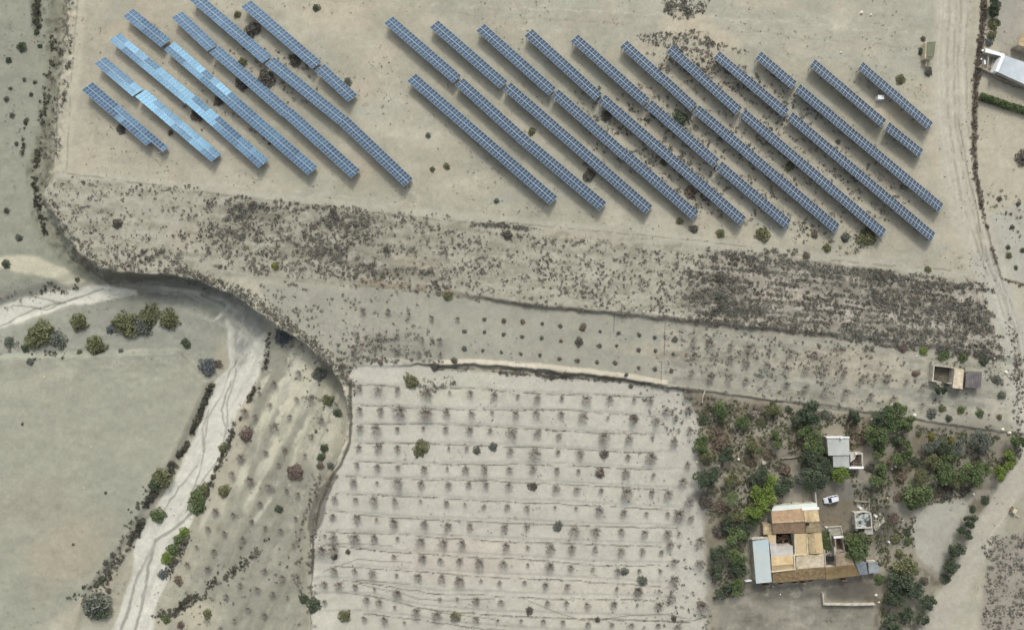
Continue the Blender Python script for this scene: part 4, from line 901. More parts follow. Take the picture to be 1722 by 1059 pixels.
# ------------------------------------------------------------------ buildings
M_WALL = mat('limewash_wall', alb(205,200,186), rough=0.9, var=0.08, scale=.8, col2=alb(165,158,142))
M_WALLD = mat('old_masonry', alb(165,155,138), rough=0.9, var=0.12, scale=1.2, col2=alb(120,112,98))
M_RED = mat('terracotta_tiles', alb(174,146,118), rough=0.85, scale=.9, col2=alb(146,128,102), detail=9, contrast=(.32,.62))
M_TAN = mat('tan_tiles', alb(198,182,146), rough=0.85, scale=1.1, col2=alb(162,142,108), detail=9)
M_SAND = mat('sand_roof', alb(190,164,120), rough=0.9, scale=.9, col2=alb(208,192,158), detail=8)
M_BROWN = mat('brown_tiles', alb(174,150,112), rough=0.85, scale=1.3, col2=alb(128,110,82), detail=9)
M_CREAM = mat('cream_roof', alb(214,206,182), rough=0.9, scale=.8, col2=alb(190,172,140), detail=8)
M_GREYR = mat('grey_white_roof', alb(196,193,186), rough=0.85, scale=.4, col2=alb(182,176,164))
M_ORANGE = mat('orange_sand_roof', alb(208,190,150), rough=0.9, scale=.7, col2=alb(194,168,124))
M_BLUE = mat('pale_blue_sheet', alb(172,188,190), rough=0.5, scale=.15, col2=alb(196,202,194), spec=.4)
M_SHEET = mat('white_sheet', alb(214,220,222), rough=0.45, scale=.2, col2=alb(198,208,214), spec=.4)
M_BRIGHT = mat('bright_white_paint', alb(248,250,248), rough=0.6, var=.02, scale=1)
M_WHITER = mat('white_house_roof', alb(186,190,184), rough=.7, scale=.25, col2=alb(176,178,170))
M_SLATE = mat('grey_sheet', alb(122,118,116), rough=.6, scale=.6, col2=alb(98,94,94))
M_CONC = mat('concrete_slab', alb(170,168,156), rough=.9, scale=.6, col2=alb(146,142,128), detail=6)
M_STAIN = mat('stained_roof', alb(182,188,180), rough=.85, scale=.55, col2=alb(70,70,68), detail=7, contrast=(.44,.54))
M_DARK = mat('dark_void', alb(52,50,48), rough=.9, var=.3, scale=1.5)
M_OLIVE = mat('olive_sheet_roof', alb(122,126,102), rough=.8, scale=.5, var=.08)
M_WOOD = mat('weathered_wood', alb(140,118,94), rough=.9, scale=2, var=.25)
M_WPAINT = mat('car_white_paint', alb(232,235,240), rough=.25, var=.01, scale=1, spec=.5)
M_CGLASS = mat('car_glass', (.02,.022,.025), rough=.08, var=.02, scale=1, spec=.6)
M_RUBBER = mat('rubber', (.02,.02,.02), rough=.8, var=.1, scale=8)
M_PLASTIC = mat('white_plastic', alb(240,240,236), rough=.4, var=.02, scale=2)
def W3(x, y, z): X, Y = P(x, y, z); return Vector((X, Y, z))
def ccw(q): return q
def roof_sheet(name, parent, q, zs, m, origin, wave=0.0, along_u=True, spacing=.25, thick=.12, label=None):
    """q: four photo corners in order top-left, top-right, bottom-right, bottom-left; zs heights of each above datum"""
    a, b_, c, d = [W3(x, y, z) for (x, y), z in zip(q, zs)]
    lu = (b_-a).length; lv = (d-a).length
    nu = max(2, int(lu/spacing*4)) if (wave and along_u) else 2; nv = max(2, int(lv/spacing*4)) if (wave and not along_u) else 2
    nu = min(nu, 400); nv = min(nv, 400)
    V = []; F = []
    for j in range(nv+1):
        for i in range(nu+1):
            u = i/nu; v = j/nv; p = a.lerp(b_, u).lerp(d.lerp(c, u), v)
            k = (u*lu if along_u else v*lv)/spacing*2*math.pi
            p = p+Vector((0,0,wave*math.sin(k) if wave else 0)); V.append(p-origin)
    for j in range(nv):
        for i in range(nu):
            k = j*(nu+1)+i; F.append((k, k+nu+1, k+nu+2, k+1))
    me = D.meshes.new(name); n0 = len(V)
    lo = [p-origin-Vector((0,0,thick)) for p in (a, b_, c, d)]; V += lo
    F.append((n0, n0+1, n0+2, n0+3))
    top = list(range(0, nu+1)); bot = [nv*(nu+1)+i for i in range(nu+1)]; lef = [j*(nu+1) for j in range(nv+1)]; rig = [j*(nu+1)+nu for j in range(nv+1)]
    F.append(tuple(top+[n0+1, n0])); F.append(tuple([n0+3, n0+2]+bot[::-1])); F.append(tuple([n0, n0+3]+lef[::-1])); F.append(tuple(rig+[n0+2, n0+1]))
    me.from_pydata([tuple(v) for v in V], [], F); me.materials.append(m); me.update()
    o = link(name, me, parent)
    if label: o['label'] = label
    return o
def wall_block(parent, q, zb, zs, origin, m=None, inset=.25, name='wall'):
    pts = [W3(x, y, z) for (x, y), z in zip(q, zs)]; cen = sum(pts, Vector())/4
    b = MB(); hi = []; lo = []
    for p in pts:
        d = (cen-p); d.z = 0; d = d.normalized()*inset; h = p+d-Vector((0,0,.13)); hi.append(h-origin); lo.append(Vector((h.x, h.y, zb))-origin)
    b.hexa(lo[::-1], hi[::-1]); return b.build(name, m or M_WALL, parent)
def gable(parent, q, eave, ridge, m, origin, zb, wave=.045, t=.5, rname='roof', capm=None):
    (tl, tr, br, bl) = q; l = (tl[0]+(bl[0]-tl[0])*t, tl[1]+(bl[1]-tl[1])*t); r = (tr[0]+(br[0]-tr[0])*t, tr[1]+(br[1]-tr[1])*t)
    roof_sheet(rname, parent, [tl, tr, r, l], [eave, eave, ridge, ridge], m, origin, wave)
    roof_sheet(rname, parent, [l, r, br, bl], [ridge, ridge, eave, eave], m, origin, wave)
    a = W3(*l, ridge+.05)-origin; c = W3(*r, ridge+.05)-origin; b = MB(); b.bar(a, c, .38, .16); b.build('ridge', capm or M_TAN, parent)
    return wall_block(parent, q, zb, [eave]*4, origin)
def parapet(b, pts, z0, z1, w, origin, close=False):
    n = len(pts)
    for i in range(n if close else n-1):
        a = W3(*pts[i], z1); c = W3(*pts[(i+1) % n], z1); d = (c-a).normalized()*w*.5
        zt = z1-.0015*(i % 2); a = a-d*(1 if i % 2 == 0 else -1); c = c+d*(1 if i % 2 == 0 else -1)
        n_ = Vector((-d.y, d.x, 0)).normalized()*w/2
        lo = [Vector((p.x, p.y, z0))-origin for p in (a-n_, c-n_, c+n_, a+n_)]; hi = [Vector((p.x, p.y, zt))-origin for p in (a-n_, c-n_, c+n_, a+n_)]
        b.hexa(lo, hi)
def opening(parent, px_, py_, z, w_, h_, facing, origin, name='window'):
    """a framed window or door set 3 mm proud of a wall; facing is an angle in degrees"""
    p = W3(px_, py_, z)-origin; b = MB(); a = rad(facing); R = Matrix.Rotation(a, 4, 'Z')
    f = MB(); t = .07
    for (x0,x1,z0,z1) in ((-w_/2-t,-w_/2,-t,h_+t),(w_/2,w_/2+t,-t,h_+t),(-w_/2,w_/2,-t,0),(-w_/2,w_/2,h_,h_+t)): f.box(x0,x1,-.05,.05,z0,z1)
    o = f.build(name, M_WOOD, parent, loc=p, rot=(0,0,a)); g_ = MB(); g_.box(-w_/2,w_/2,-.01,.01,0,h_); g_.build('leaf' if name == 'door' else 'pane', M_WOOD if name == 'door' else M_CGLASS, o); return o
zf = G1(1340, 920)[2]-.1         # ground level at the farmhouse
def start(name, x, y, label, cat, group=None):
    X, Y, z = G1(x, y); o = empty(name, (X, Y, z)); tag(o, label, cat, group); return o, Vector((X, Y, z)), z
# farmhouse, main block
fh, O, z0 = start('farmhouse', 1340, 920, 'rambling farmhouse with terracotta, tan and cream roofs round a small dark yard', 'farmhouse')
E = z0+3.2
gable(fh, [(1297,859.5),(1351,854.5),(1354.5,895.5),(1300,897)], E, E+1.3, M_RED, O, z0-.5)
gable(fh, [(1351.6,856),(1376,856),(1380.5,895),(1355.4,895.5)], E+.1, E+1.3, M_TAN, O, z0-.5)
q = [(1300,850.5),(1373.5,845),(1375.5,855.3),(1298,858.8)]; roof_sheet('porch_roof', fh, q, [E-.8,E-.8,E-.25,E-.25], mat('translucent_sheet', alb(184,196,184), rough=.5, scale=.5, col2=alb(212,216,210)), O, .03); wall_block(fh, q, z0-.5, [E-.8]*4, O, inset=.5)
b = MB(); parapet(b, [(1350.5,856),(1361,855.4)], E-.3, E+.25, .5, O); parapet(b, [(1364,855.3),(1376,854.6)], E-.3, E+.25, .5, O); b.build('parapet', M_BRIGHT, fh)
q = [(1283,880.5),(1297.6,880),(1299.6,897),(1284,898.5)]; roof_sheet('roof', fh, q, [E-.9,E-.4,E-.4,E-.9], M_TAN, O, .04, False); wall_block(fh, q, z0-.5, [E-.9]*4, O)
q = [(1291,898.8),(1304.8,897.6),(1305,911),(1293.6,912)]; roof_sheet('roof', fh, q, [E-.5]*4, M_SAND, O, .04, False); wall_block(fh, q, z0-.5, [E-.5]*4, O)
q = [(1294,912.3),(1305.2,911.3),(1306.4,919.4),(1294.8,920)]; roof_sheet('roof', fh, q, [E-.42]*4, M_GREYR, O); wall_block(fh, q, z0-.5, [E-.42]*4, O)
q = [(1294.9,920.3),(1333.2,916.6),(1334.2,932.5),(1296.6,936)]; roof_sheet('roof', fh, q, [E-.35]*4, M_GREYR, O); wall_block(fh, q, z0-.5, [E-.35]*4, O)
q = [(1296.7,936.3),(1333.6,932.8),(1334.8,957),(1298,960.6)]; gable(fh, q, E-.2, E+.15, M_ORANGE, O, z0-.5, wave=.03, t=.58, capm=M_SAND)
q = [(1336.2,897),(1356.6,896.2),(1359.4,933),(1337.6,934.5)]; roof_sheet('roof', fh, q, [E-.1]*4, M_SAND, O); wall_block(fh, q, z0-.5, [E-.1]*4, O)
b = MB(); parapet(b, [(1336.8,898.4),(1337.8,933),(1359,932),(1356.8,898)], E-.4, E+.12, .3, O); b.build('parapet', M_CREAM, fh)
q = [(1358,897),(1381,895.6),(1385.2,929.5),(1361,931)]; 
roof_sheet('roof', fh, [q[0], ((q[0][0]+q[1][0])/2, 896.3), ((q[2][0]+q[3][0])/2, 930.2), q[3]], [E-.3,E+.5,E+.5,E-.3], M_TAN, O, .045, False)
roof_sheet('roof', fh, [((q[0][0]+q[1][0])/2, 896.3), q[1], q[2], ((q[2][0]+q[3][0])/2, 930.2)], [E+.5,E-.3,E-.3,E+.5], M_SAND, O, .045, False); wall_block(fh, q, z0-.5, [E-.3]*4, O)
q = [(1338.4,935.4),(1385.4,930.3),(1386.6,952.6),(1339.4,956.8)]; roof_sheet('roof', fh, q, [E,E,E-.3,E-.3], M_CREAM, O, .03); wall_block(fh, q, z0-.5, [E-.3]*4, O)
b = MB(); parapet(b, [(1335.8,934),(1337,957)], E-.5, E+.1, .35, O); parapet(b, [(1335,956.9),(1298.4,961)], E-.6, E-.05, .3, O); b.build('parapet', M_CREAM, fh)
q = [(1298.4,961.6),(1387,953.3),(1388.4,972),(1299.8,979.6)]; roof_sheet('roof', fh, q, [E-.3,E-.3,E-1.1,E-1.1], M_BROWN, O, .055); wall_block(fh, q, z0-.5, [E-1.1]*4, O)
b = MB(); b.box(-.3,.3,-.3,.3,-.8,.5); p = W3(1357.5,880.5,E+1.3)-O; b.build('chimney', M_DARK, fh, loc=p)
for px_, py_ in ((1312,980),(1335,978),(1362,975.5)): opening(fh, px_, py_, z0+.9, 1.0, .9, 5, O)
opening(fh, 1348, 976.6, z0, 1.0, 1.9, 5, O, 'door')
b = MB()
for k in range(26):
    x = rp.uniform(1309,1332); y = rp.uniform(900,914); g_ = rp.uniform(.05,.9); p = W3(x, y, z0+g_)-O; r_ = rp.uniform(0,3.1); L_ = rp.uniform(.8,2.4); d = Vector((math.cos(r_)*L_/2, math.sin(r_)*L_/2*.5, rp.uniform(-.2,.3))); b.bar(p-d, p+d, rp.uniform(.1,.35), .06)
o = b.build('scrap_pile', M_WOOD, None, loc=O); tag(o, 'heap of old boards and scrap in the dark farmhouse yard', 'scrap heap')
b = MB(); fz = [W3(x, y, z0+.03)-O for x, y in ((1304,897),(1337,896),(1337,918),(1305,919))]; b.face(fz[::-1]); b.build('yard_floor', M_DARK, fh)
# pale blue shed on the west side
bs, O, z0 = start('metal_shed', 1281, 942, 'long shed with pale blue sheet roof on the left side of the farmhouse', 'shed')
q = [(1265.4,908.4),(1292.4,905.8),(1297.8,978),(1271.6,980.4)]; roof_sheet('roof', bs, q, [z0+2.9,z0+3.2,z0+3.2,z0+2.9], M_BLUE, O, .02, False, .3); wall_block(bs, q, z0-.5, [z0+2.9]*4, O)
b = MB(); parapet(b, [(1266,906),(1277,905)], z0+2.2, z0+3.25, .35, O); parapet(b, [(1279,904.5),(1291,904.6)], z0+2.2, z0+3.15, .25, O); b.build('parapet', M_WALL, bs)
opening(bs, 1285, 979.6, z0, 1.4, 2.0, 5, O, 'door')
# east wing
ew, O, z0 = start('farm_wing', 1415, 960, 'low farm wing with olive brown roof and grey sheet end, right of the farmhouse', 'outbuilding')
q = [(1388,953.4),(1437.5,949),(1446,966.8),(1389.4,974.4)]; roof_sheet('roof', ew, q, [z0+3.0,z0+3.0,z0+2.3,z0+2.3], mat('old_brown_roof', alb(158,138,100), rough=.9, scale=.4, col2=alb(134,116,84)), O, .05); wall_block(ew, q, z0-.5, [z0+2.3]*4, O)
q = [(1405,931),(1430,929),(1437,948.7),(1406,951.5)]; roof_sheet('roof', ew, q, [z0+2.7,z0+2.7,z0+2.9,z0+2.9], mat('worn_roof', alb(160,148,128), rough=.9, scale=.5, col2=alb(140,120,98)), O, .04); wall_block(ew, q, z0-.5, [z0+2.7]*4, O)
q = [(1437.9,946),(1456.5,944),(1459,964.8),(1446.5,966.6)]; roof_sheet('roof', ew, q, [z0+2.9,z0+2.9,z0+2.4,z0+2.4], mat('blue_grey_sheet', alb(150,160,166), rough=.5, scale=.6, col2=alb(126,132,136)), O, .03); wall_block(ew, q, z0-.5, [z0+2.4]*4, O)
q = [(1460,945.5),(1476,943.5),(1479,961.5),(1461.5,964)]; roof_sheet('roof', ew, q, [z0+2.6,z0+2.6,z0+2.2,z0+2.2], mat('pale_sheet', alb(160,168,168), rough=.5, scale=.5, col2=alb(140,146,142)), O, .03); wall_block(ew, q, z0-.5, [z0+2.2]*4, O)
opening(ew, 1415, 971.5, z0, 1.1, 1.9, 6, O, 'door')
# ruined lean-to north of the wing
rn, O, z0 = start('ruined_outhouse', 1411, 915, 'roofless brown outhouse with pale wall tops beside the grass strip', 'ruin')
b = MB(); parapet(b, [(1404.5,903.5),(1417,902.5),(1420,926),(1406,928)], z0-.4, z0+2.0, .35, O, True); b.build('wall', M_WALLD, rn)
b = MB(); parapet(b, [(1403.8,903.2),(1417.6,902.4)], z0+2.0, z0+2.2, .5, O); b.build('wall_top', M_BRIGHT, rn)
q = [(1405.5,904.5),(1416.5,903.5),(1419,925),(1407,927)]; roof_sheet('floor', rn, q, [z0+.25]*4, mat('brown_floor', alb(112,96,80), scale=.8, var=.2), O, thick=.3)
op, O, z0 = start('open_shelter', 1395, 938, 'dark open shelter with scrap, between the farmhouse and its wing', 'shelter')
b = MB(); parapet(b, [(1387,926),(1388.3,952)], z0-.3, z0+1.9, .25, O); parapet(b, [(1404,921),(1405.4,951)], z0-.3, z0+2.1, .3, O); b.build('wall', M_WALL, op)
q = [(1388.4,935),(1403.4,934),(1403.8,942.6),(1389,943.8)]; roof_sheet('roof', op, q, [z0+1.7]*4, M_DARK, O, .02)
b = MB()
for k in range(18):
    x = rp.uniform(1389,1402); y = rp.choice((rp.uniform(926,934), rp.uniform(944.5,951))); p = W3(x, y, z0+rp.uniform(.1,.5))-O; r_ = rp.uniform(0,3.1); L_ = rp.uniform(.4,1.3); d = Vector((math.cos(r_)*L_/2, math.sin(r_)*L_/2, rp.uniform(-.1,.2))); b.bar(p-d, p+d, rp.uniform(.1,.4), .07)
o = b.build('scrap_pile', M_WALL, None, loc=O); tag(o, 'pale scrap lying round the dark open shelter', 'scrap heap')
# patio slab
pt, O, z0 = start('patio', 1403, 895, 'pale concrete patio right of the grass strip', 'patio')
roof_sheet('slab', pt, [(1392.5,886.5),(1414.2,885),(1417.4,902.2),(1396,904)], [z0+.14]*4, M_CONC, O, thick=.35); roof_sheet('slab', pt, [(1396,904.2),(1402.5,903.6),(1401.6,925),(1398.4,925)], [z0+.14]*4, M_CONC, O, thick=.35)
b = MB(); parapet(b, [(1392,886),(1414.4,884.6),(1417.6,902)], z0-.2, z0+.45, .22, O); b.build('kerb', M_WALL, pt)
# small ruin with stained roof
sr, O, z0 = start('stained_outbuilding', 1452, 878, 'small outbuilding with black-stained grey roof and curved white edge', 'outbuilding')
q = [(1438.4,862.6),(1464,860.8),(1466,886.4),(1440.2,887.4)]; roof_sheet('roof', sr, q, [z0+2.7]*4, M_STAIN, O); wall_block(sr, q, z0-.4, [z0+2.7]*4, O)
b = MB(); parapet(b, [(1438.4,863),(1445,861.2),(1451,860),(1458,860.4),(1464,862.6)], z0+2.4, z0+3.0, .35, O); parapet(b, [(1464.4,863.5),(1466.4,886.6),(1440,887.6),(1438,864)], z0+2.5, z0+2.85, .3, O); b.build('parapet', M_WALL, sr)
q = [(1454.5,888.3),(1467.6,887.3),(1468.4,897.6),(1452.8,898.8)]; roof_sheet('porch_roof', sr, q, [z0+2.4,z0+2.4,z0+2.1,z0+2.1], M_GREYR, O, .03); wall_block(sr, q, z0-.4, [z0+2.1]*4, O, inset=.4)
b = MB(); parapet(b, [(1441,888.5),(1441.6,892)], z0-.3, z0+1.8, .3, O); b.build('buttress', M_WALL, sr)
q = [(1440,842.6),(1460.5,844.6),(1459.5,859),(1441.5,859.4)]; pv, O2, z2 = start('paved_yard', 1450, 851, 'small paved yard above the stained outbuilding', 'patio'); roof_sheet('slab', pv, q, [z2+.12]*4, M_CONC, O2, thick=.35)
b = MB(); parapet(b, [(1438.8,842.8),(1462,843.6)], z2-.3, z2+.9, .25, O2); parapet(b, [(1461.8,845.4),(1461.4,860)], z2-.3, z2+.6, .25, O2); b.build('wall', M_WALLD, pv)
q = [(1466.5,868),(1484,862),(1488,878),(1473,891)]; pv, O2, z2 = start('broken_slab', 1477, 875, 'broken pale concrete slab right of the stained outbuilding', 'slab'); b = MB()
pp = [W3(x, y, z2+.16)-O2 for x, y in ((1467,867),(1476,866),(1480,861.5),(1486,868),(1488,877),(1482,881),(1477,889),(1472,892),(1468,884))]; n_ = len(pp)
b.face(pp[::-1]); 
for i in range(n_): a_ = pp[i]; c_ = pp[(i+1) % n_]; b.face([a_, c_, c_-Vector((0,0,.4)), a_-Vector((0,0,.4))])
b.build('slab', mat('cream_slab', alb(178,174,156), scale=.5, var=.1), pv)
def tank(x, y, r, h, label, m=None, cat='water tank'):
    X, Y, z = G1(x, y); o = empty('water_tank', (X, Y, z)); tag(o, label, cat); b = MB(); b.tube((0,0,-.1), (0,0,h), r, r, 16); b.build('barrel', m or M_PLASTIC, o)
    b = MB(); b.tube((0,0,h), (0,0,h+.1), r*.45, r*.4, 12); b.build('lid', m or M_PLASTIC, o)
tank(1443.8, 852.4, .36, 1.3, 'round white tank on the small paved yard'); tank(1470.3, 866.2, .36, .9, 'round white tank at the corner of the broken slab'); tank(1388.2, 885.4, .22, .7, 'small white drum near the top of the grass strip', cat='drum')
tank(1491, 836, .2, .6, 'tiny yellowish drum beside the dirt yard above the right-hand slab', mat('yellow_plastic', alb(222,214,150), var=.03), cat='drum'); tank(1493.5, 910, .24, .6, 'white drum among rubble below the broken slab', cat='drum')
tank(1635.5, 829.5, .22, .6, 'small white drum under the dark shrubs by the lower road', cat='drum'); tank(1283, 777, .5, .6, 'squat pale tub in the brown part of the garden', M_WALL, cat='tub')
# white house
wh, O, z0 = start('white_house', 1410, 757, 'small white house with pale flat roofs between dark garden trees', 'house')
q = [(1390.8,735),(1427.6,735),(1428.6,764.8),(1393,765.6)]; roof_sheet('roof', wh, q, [z0+3.3]*4, M_WHITER, O, .015, True, .5); wall_block(wh, q, z0-.5, [z0+3.3]*4, O)
b = MB(); parapet(b, [(1390.8,735.2),(1427.6,735.2)], z0+3.0, z0+3.55, .3, O); b.build('parapet', M_BRIGHT, wh)
q = [(1400.8,766),(1428.2,765.2),(1428.6,786.6),(1401.6,785)]; roof_sheet('roof', wh, q, [z0+3.0,z0+3.0,z0+2.7,z0+2.7], M_WHITER, O, .015, True, .5); wall_block(wh, q, z0-.5, [z0+2.7]*4, O)
b = MB(); b.box(-.25,.25,-.25,.25,0,.9); b.build('chimney', M_BRIGHT, wh, loc=W3(1412.4,734.6,z0+3.2)-O)
b = MB(); parapet(b, [(1429.2,762.4),(1450,762.4),(1450.4,786),(1429.4,786.4)], z0-.3, z0+2.2, .35, O); b.build('terrace_wall', M_WALL, wh)
b = MB(); parapet(b, [(1429,786.2),(1451,786)], z0+2.2, z0+2.45, .5, O); b.build('coping', M_BRIGHT, wh)
q = [(1429.6,763.4),(1449,763.4),(1449.6,785),(1430,785.2)]; roof_sheet('terrace_floor', wh, q, [z0+.3]*4, M_SLATE, O, thick=.4)
q = [(1429.8,763.6),(1440,763.6),(1437.4,771.5),(1430,777)]; roof_sheet('awning', wh, q, [z0+2.2]*4, M_GREYR, O, thick=.05)
b = MB(); b.box(-.2,.2,-.2,.2,0,.6); b.build('chimney', M_BRIGHT, wh, loc=W3(1438,762,z0+2.2)-O)
b = MB()
for k in range(5): y = 765+k*4.4; b.bar(W3(1430.5,y,z0+2.0)-O, W3(1449,y,z0+2.0)-O, .1, .12)
b.build('pergola_beam', M_WOOD, wh)
opening(wh, 1428.9, 775, z0, .9, 2.0, 90, O, 'door'); opening(wh, 1392.6, 750, z0+1, 1, 1, 90, O)
# corner wall by the car
def wall_thing(pts, h, w_, label, m=None, name='garden_wall', cat='wall', zz=None):
    X, Y, z = G1(*pts[0]); O_ = Vector((X, Y, z)); b = MB(); zz = z if zz is None else zz; parapet(b, pts, z-.6, z+h, w_, O_); o = b.build(name, m or M_WALL, None, loc=O_); tag(o, label, cat); return o
wall_thing([(1371.5,828),(1373.2,848)], 1.9, .3, 'thin white wall running up from the farmhouse corner beside the parked car', M_WALL)
wall_thing([(1384,998),(1385.5,1016),(1437,1017),(1471,1016)], 1.1, .3, 'low pale wall in an L shape below the farm wing', M_WALL)
wall_thing([(1254,977),(1264,976)], .8, .25, 'short white wall at the left of the blue-roofed shed', M_BRIGHT)
wall_thing([(1315,770.5),(1335,768.5),(1357,764)], .5, .25, 'low broken pale wall across the middle of the garden', M_WALLD)
wall_thing([(1186,656),(1182,668),(1181,678)], .5, .2, 'short pale wall at the upper-left garden corner', M_WALL)
# car
def car():
    X, Y, z = G1(1396, 838); o = empty('parked_car', (X, Y, z), math.atan2(-7, -22)); o.rotation_euler.z = math.atan2(-(841-835.5), -(22)); tag(o, 'small white hatchback parked in the farm yard beside the white wall', 'car')
    L_, Wd = 3.95, 1.68; b = MB()
    prof = [(-L_/2,.35,.70),(-L_/2+.08,.85,.74),(-L_/2+.2,.95,.76),(-.9,.98,.80),(.9,.95,.80),(1.5,.82,.76),(L_/2-.12,.66,.64),(L_/2,.42,.56)]
    rings = []
    for x, zt, hw in prof: rings.append([(x,-hw,.28),(x,-hw*1.04,.5),(x,-hw,zt-.06),(x,-hw*.86,zt),(x,hw*.86,zt),(x,hw,zt-.06),(x,hw*1.04,.5),(x,hw,.28)])
    k = len(b.v)
    for r_ in rings: b.v += r_
    for i in range(len(rings)-1):
        for j in range(8): b.f.append((k+i*8+j, k+i*8+(j+1) % 8, k+(i+1)*8+(j+1) % 8, k+(i+1)*8+j)); b.m.append(0)
    b.f.append(tuple(k+j for j in range(8))); b.m.append(0); b.f.append(tuple(k+(len(rings)-1)*8+j for j in range(7,-1,-1))); b.m.append(0)
    b.build('body', M_WPAINT, o, smooth=False)
    c = MB(); lo = [(-1.75,-.74,.93),(.95,-.76,.93),(.95,.76,.93),(-1.75,.74,.93)]; hi = [(-1.45,-.60,1.44),(.28,-.62,1.46),(.28,.62,1.46),(-1.45,.60,1.44)]; c.hexa(lo, hi); c.build('glasshouse', M_CGLASS, o)
    r_ = MB(); r_.hexa([(-1.52,-.64,1.43),(.26,-.65,1.45),(.26,.65,1.45),(-1.52,.64,1.43)], [(-1.48,-.58,1.49),(.18,-.6,1.51),(.18,.6,1.51),(-1.48,.58,1.49)]); r_.build('roof', M_WPAINT, o)
    for sy in (-1, 1):
        for s_ in (1.2, -1.25):
            wq = MB(); wq.tube((s_, sy*.66, .31), (s_, sy*.84, .31), .31, .31, 14); wo_ = wq.build('wheel', M_RUBBER, o)
            rq = MB(); rq.tube((s_, sy*.80, .31), (s_, sy*.85, .31), .19, .17, 10); rq.build('rim', M_STEEL, wo_)
        hq = MB(); hq.box(L_/2-.12, L_/2+.01, sy*.5-.14, sy*.5+.14, .5, .62); hq.build('headlight', M_PLASTIC, o)
        mq = MB(); mq.box(.72, .86, sy*.88-.09, sy*.88+.09, .92, 1.04); mq.build('mirror', M_WPAINT, o)
        tq = MB(); tq.box(-L_/2-.01, -L_/2+.1, sy*.58-.1, sy*.58+.1, .6, .84); tq.build('tail_light', mat('red_lens', (.3,.02,.02), rough=.3, var=.05), o)
        pq = MB(); pq.bar((.93, sy*.745, .95), (.28, sy*.61, 1.47), .07); pq.bar((-.45, sy*.77, .95), (-.45, sy*.63, 1.47), .07); pq.build('pillar', M_WPAINT, o)
car()
# hut on the terrace: roofless yard, white room, grey sheet roof
ht, O, z0 = start('field_hut', 1607, 634, 'small field hut with rounded white roof and walled roofless yard', 'hut')
b = MB(); parapet(b, [(1604.5,618),(1571,614.4),(1568.6,640.4),(1581.5,642.4)], z0-.3, z0+1.9, .28, O); b.build('yard_wall', M_WALL, ht); b = MB(); parapet(b, [(1594,643.6),(1602.4,645)], z0-.3, z0+1.9, .28, O); b.build('yard_wall', M_WALL, ht)
q = [(1571.6,615.2),(1604.5,618.8),(1602.4,644),(1569,640)]; roof_sheet('yard_floor', ht, q, [z0+.1]*4, mat('yard_earth', alb(112,106,90), scale=.7, var=.2), O, thick=.3)
N = 7; 
for k in range(N):
    t0, t1 = k/N, (k+1)/N; f = lambda t: z0+2.3+.35*math.sin(math.pi*t)
    A_ = (1605.4+15.6*t0, 619+1.4*t0); B_ = (1605.4+15.6*t1, 619+1.4*t1); c_ = (1601.9+16.8*t1, 652+1.8*t1); d_ = (1601.9+16.8*t0, 652+1.8*t0)
    roof_sheet('vault_segment', ht, [A_, B_, c_, d_], [f(t0), f(t1), f(t1), f(t0)], M_CREAM, O, thick=.1)
wall_block(ht, [(1605.4,619),(1621,620.4),(1618.7,653.8),(1601.9,652)], z0-.4, [z0+2.35]*4, O)
opening(ht, 1610, 653.6, z0, .9, 1.8, 5, O, 'door')
hr, O, z0 = start('sheet_roofed_shed', 1637, 638, 'grey corrugated shed roof to the right of the white hut', 'shed')
q = [(1625,624),(1651,625),(1649.4,653),(1623,651)]; roof_sheet('roof', hr, q, [z0+2.2,z0+1.7,z0+1.7,z0+2.2], M_SLATE, O, .09, True, .62); wall_block(hr, q, z0-.4, [z0+1.65]*4, O, M_WALLD)
# transformer hut at the top
th, O, z0 = start('pump_hut', 1566, 83, 'small cream hut with flat olive roof at the edge of the bare plot', 'hut')
q = [(1559.4,71),(1573.8,70),(1570.4,95.6),(1558.4,95.6)]; roof_sheet('roof', th, q, [z0+2.2]*4, M_OLIVE, O, thick=.1)
q = [(1557.2,71),(1573.4,70.2),(1570,98.2),(1556,98.2)]; wall_block(th, q, z0-.3, [z0+2.05]*4, O, M_CREAM, inset=.02); opening(th, 1556.4, 84, z0, .8, 1.7, 90, O, 'door')
wall_thing([(1559.6,99),(1558.8,106),(1557,112)], .9, .22, 'short pale wall leading down from the olive-roofed hut', M_CREAM)
ib, O, z0 = start('inverter_cabinet', 1481.5, 163.5, 'white box cabinet standing between the two last panel rows on the right', 'cabinet')
q = [(1476.6,160.2),(1487,160.2),(1487,167),(1476.6,167)]; roof_sheet('roof', ib, q, [z0+1.5]*4, M_BRIGHT, O, thick=.08); wall_block(ib, q, z0-.1, [z0+1.5]*4, O, M_BRIGHT, inset=.1); b = MB(); b.box(-.35,.35,-.02,.02,.2,1.2); b.build('door', M_WALL, ib, loc=W3(1481.5,166.6,z0)-O)
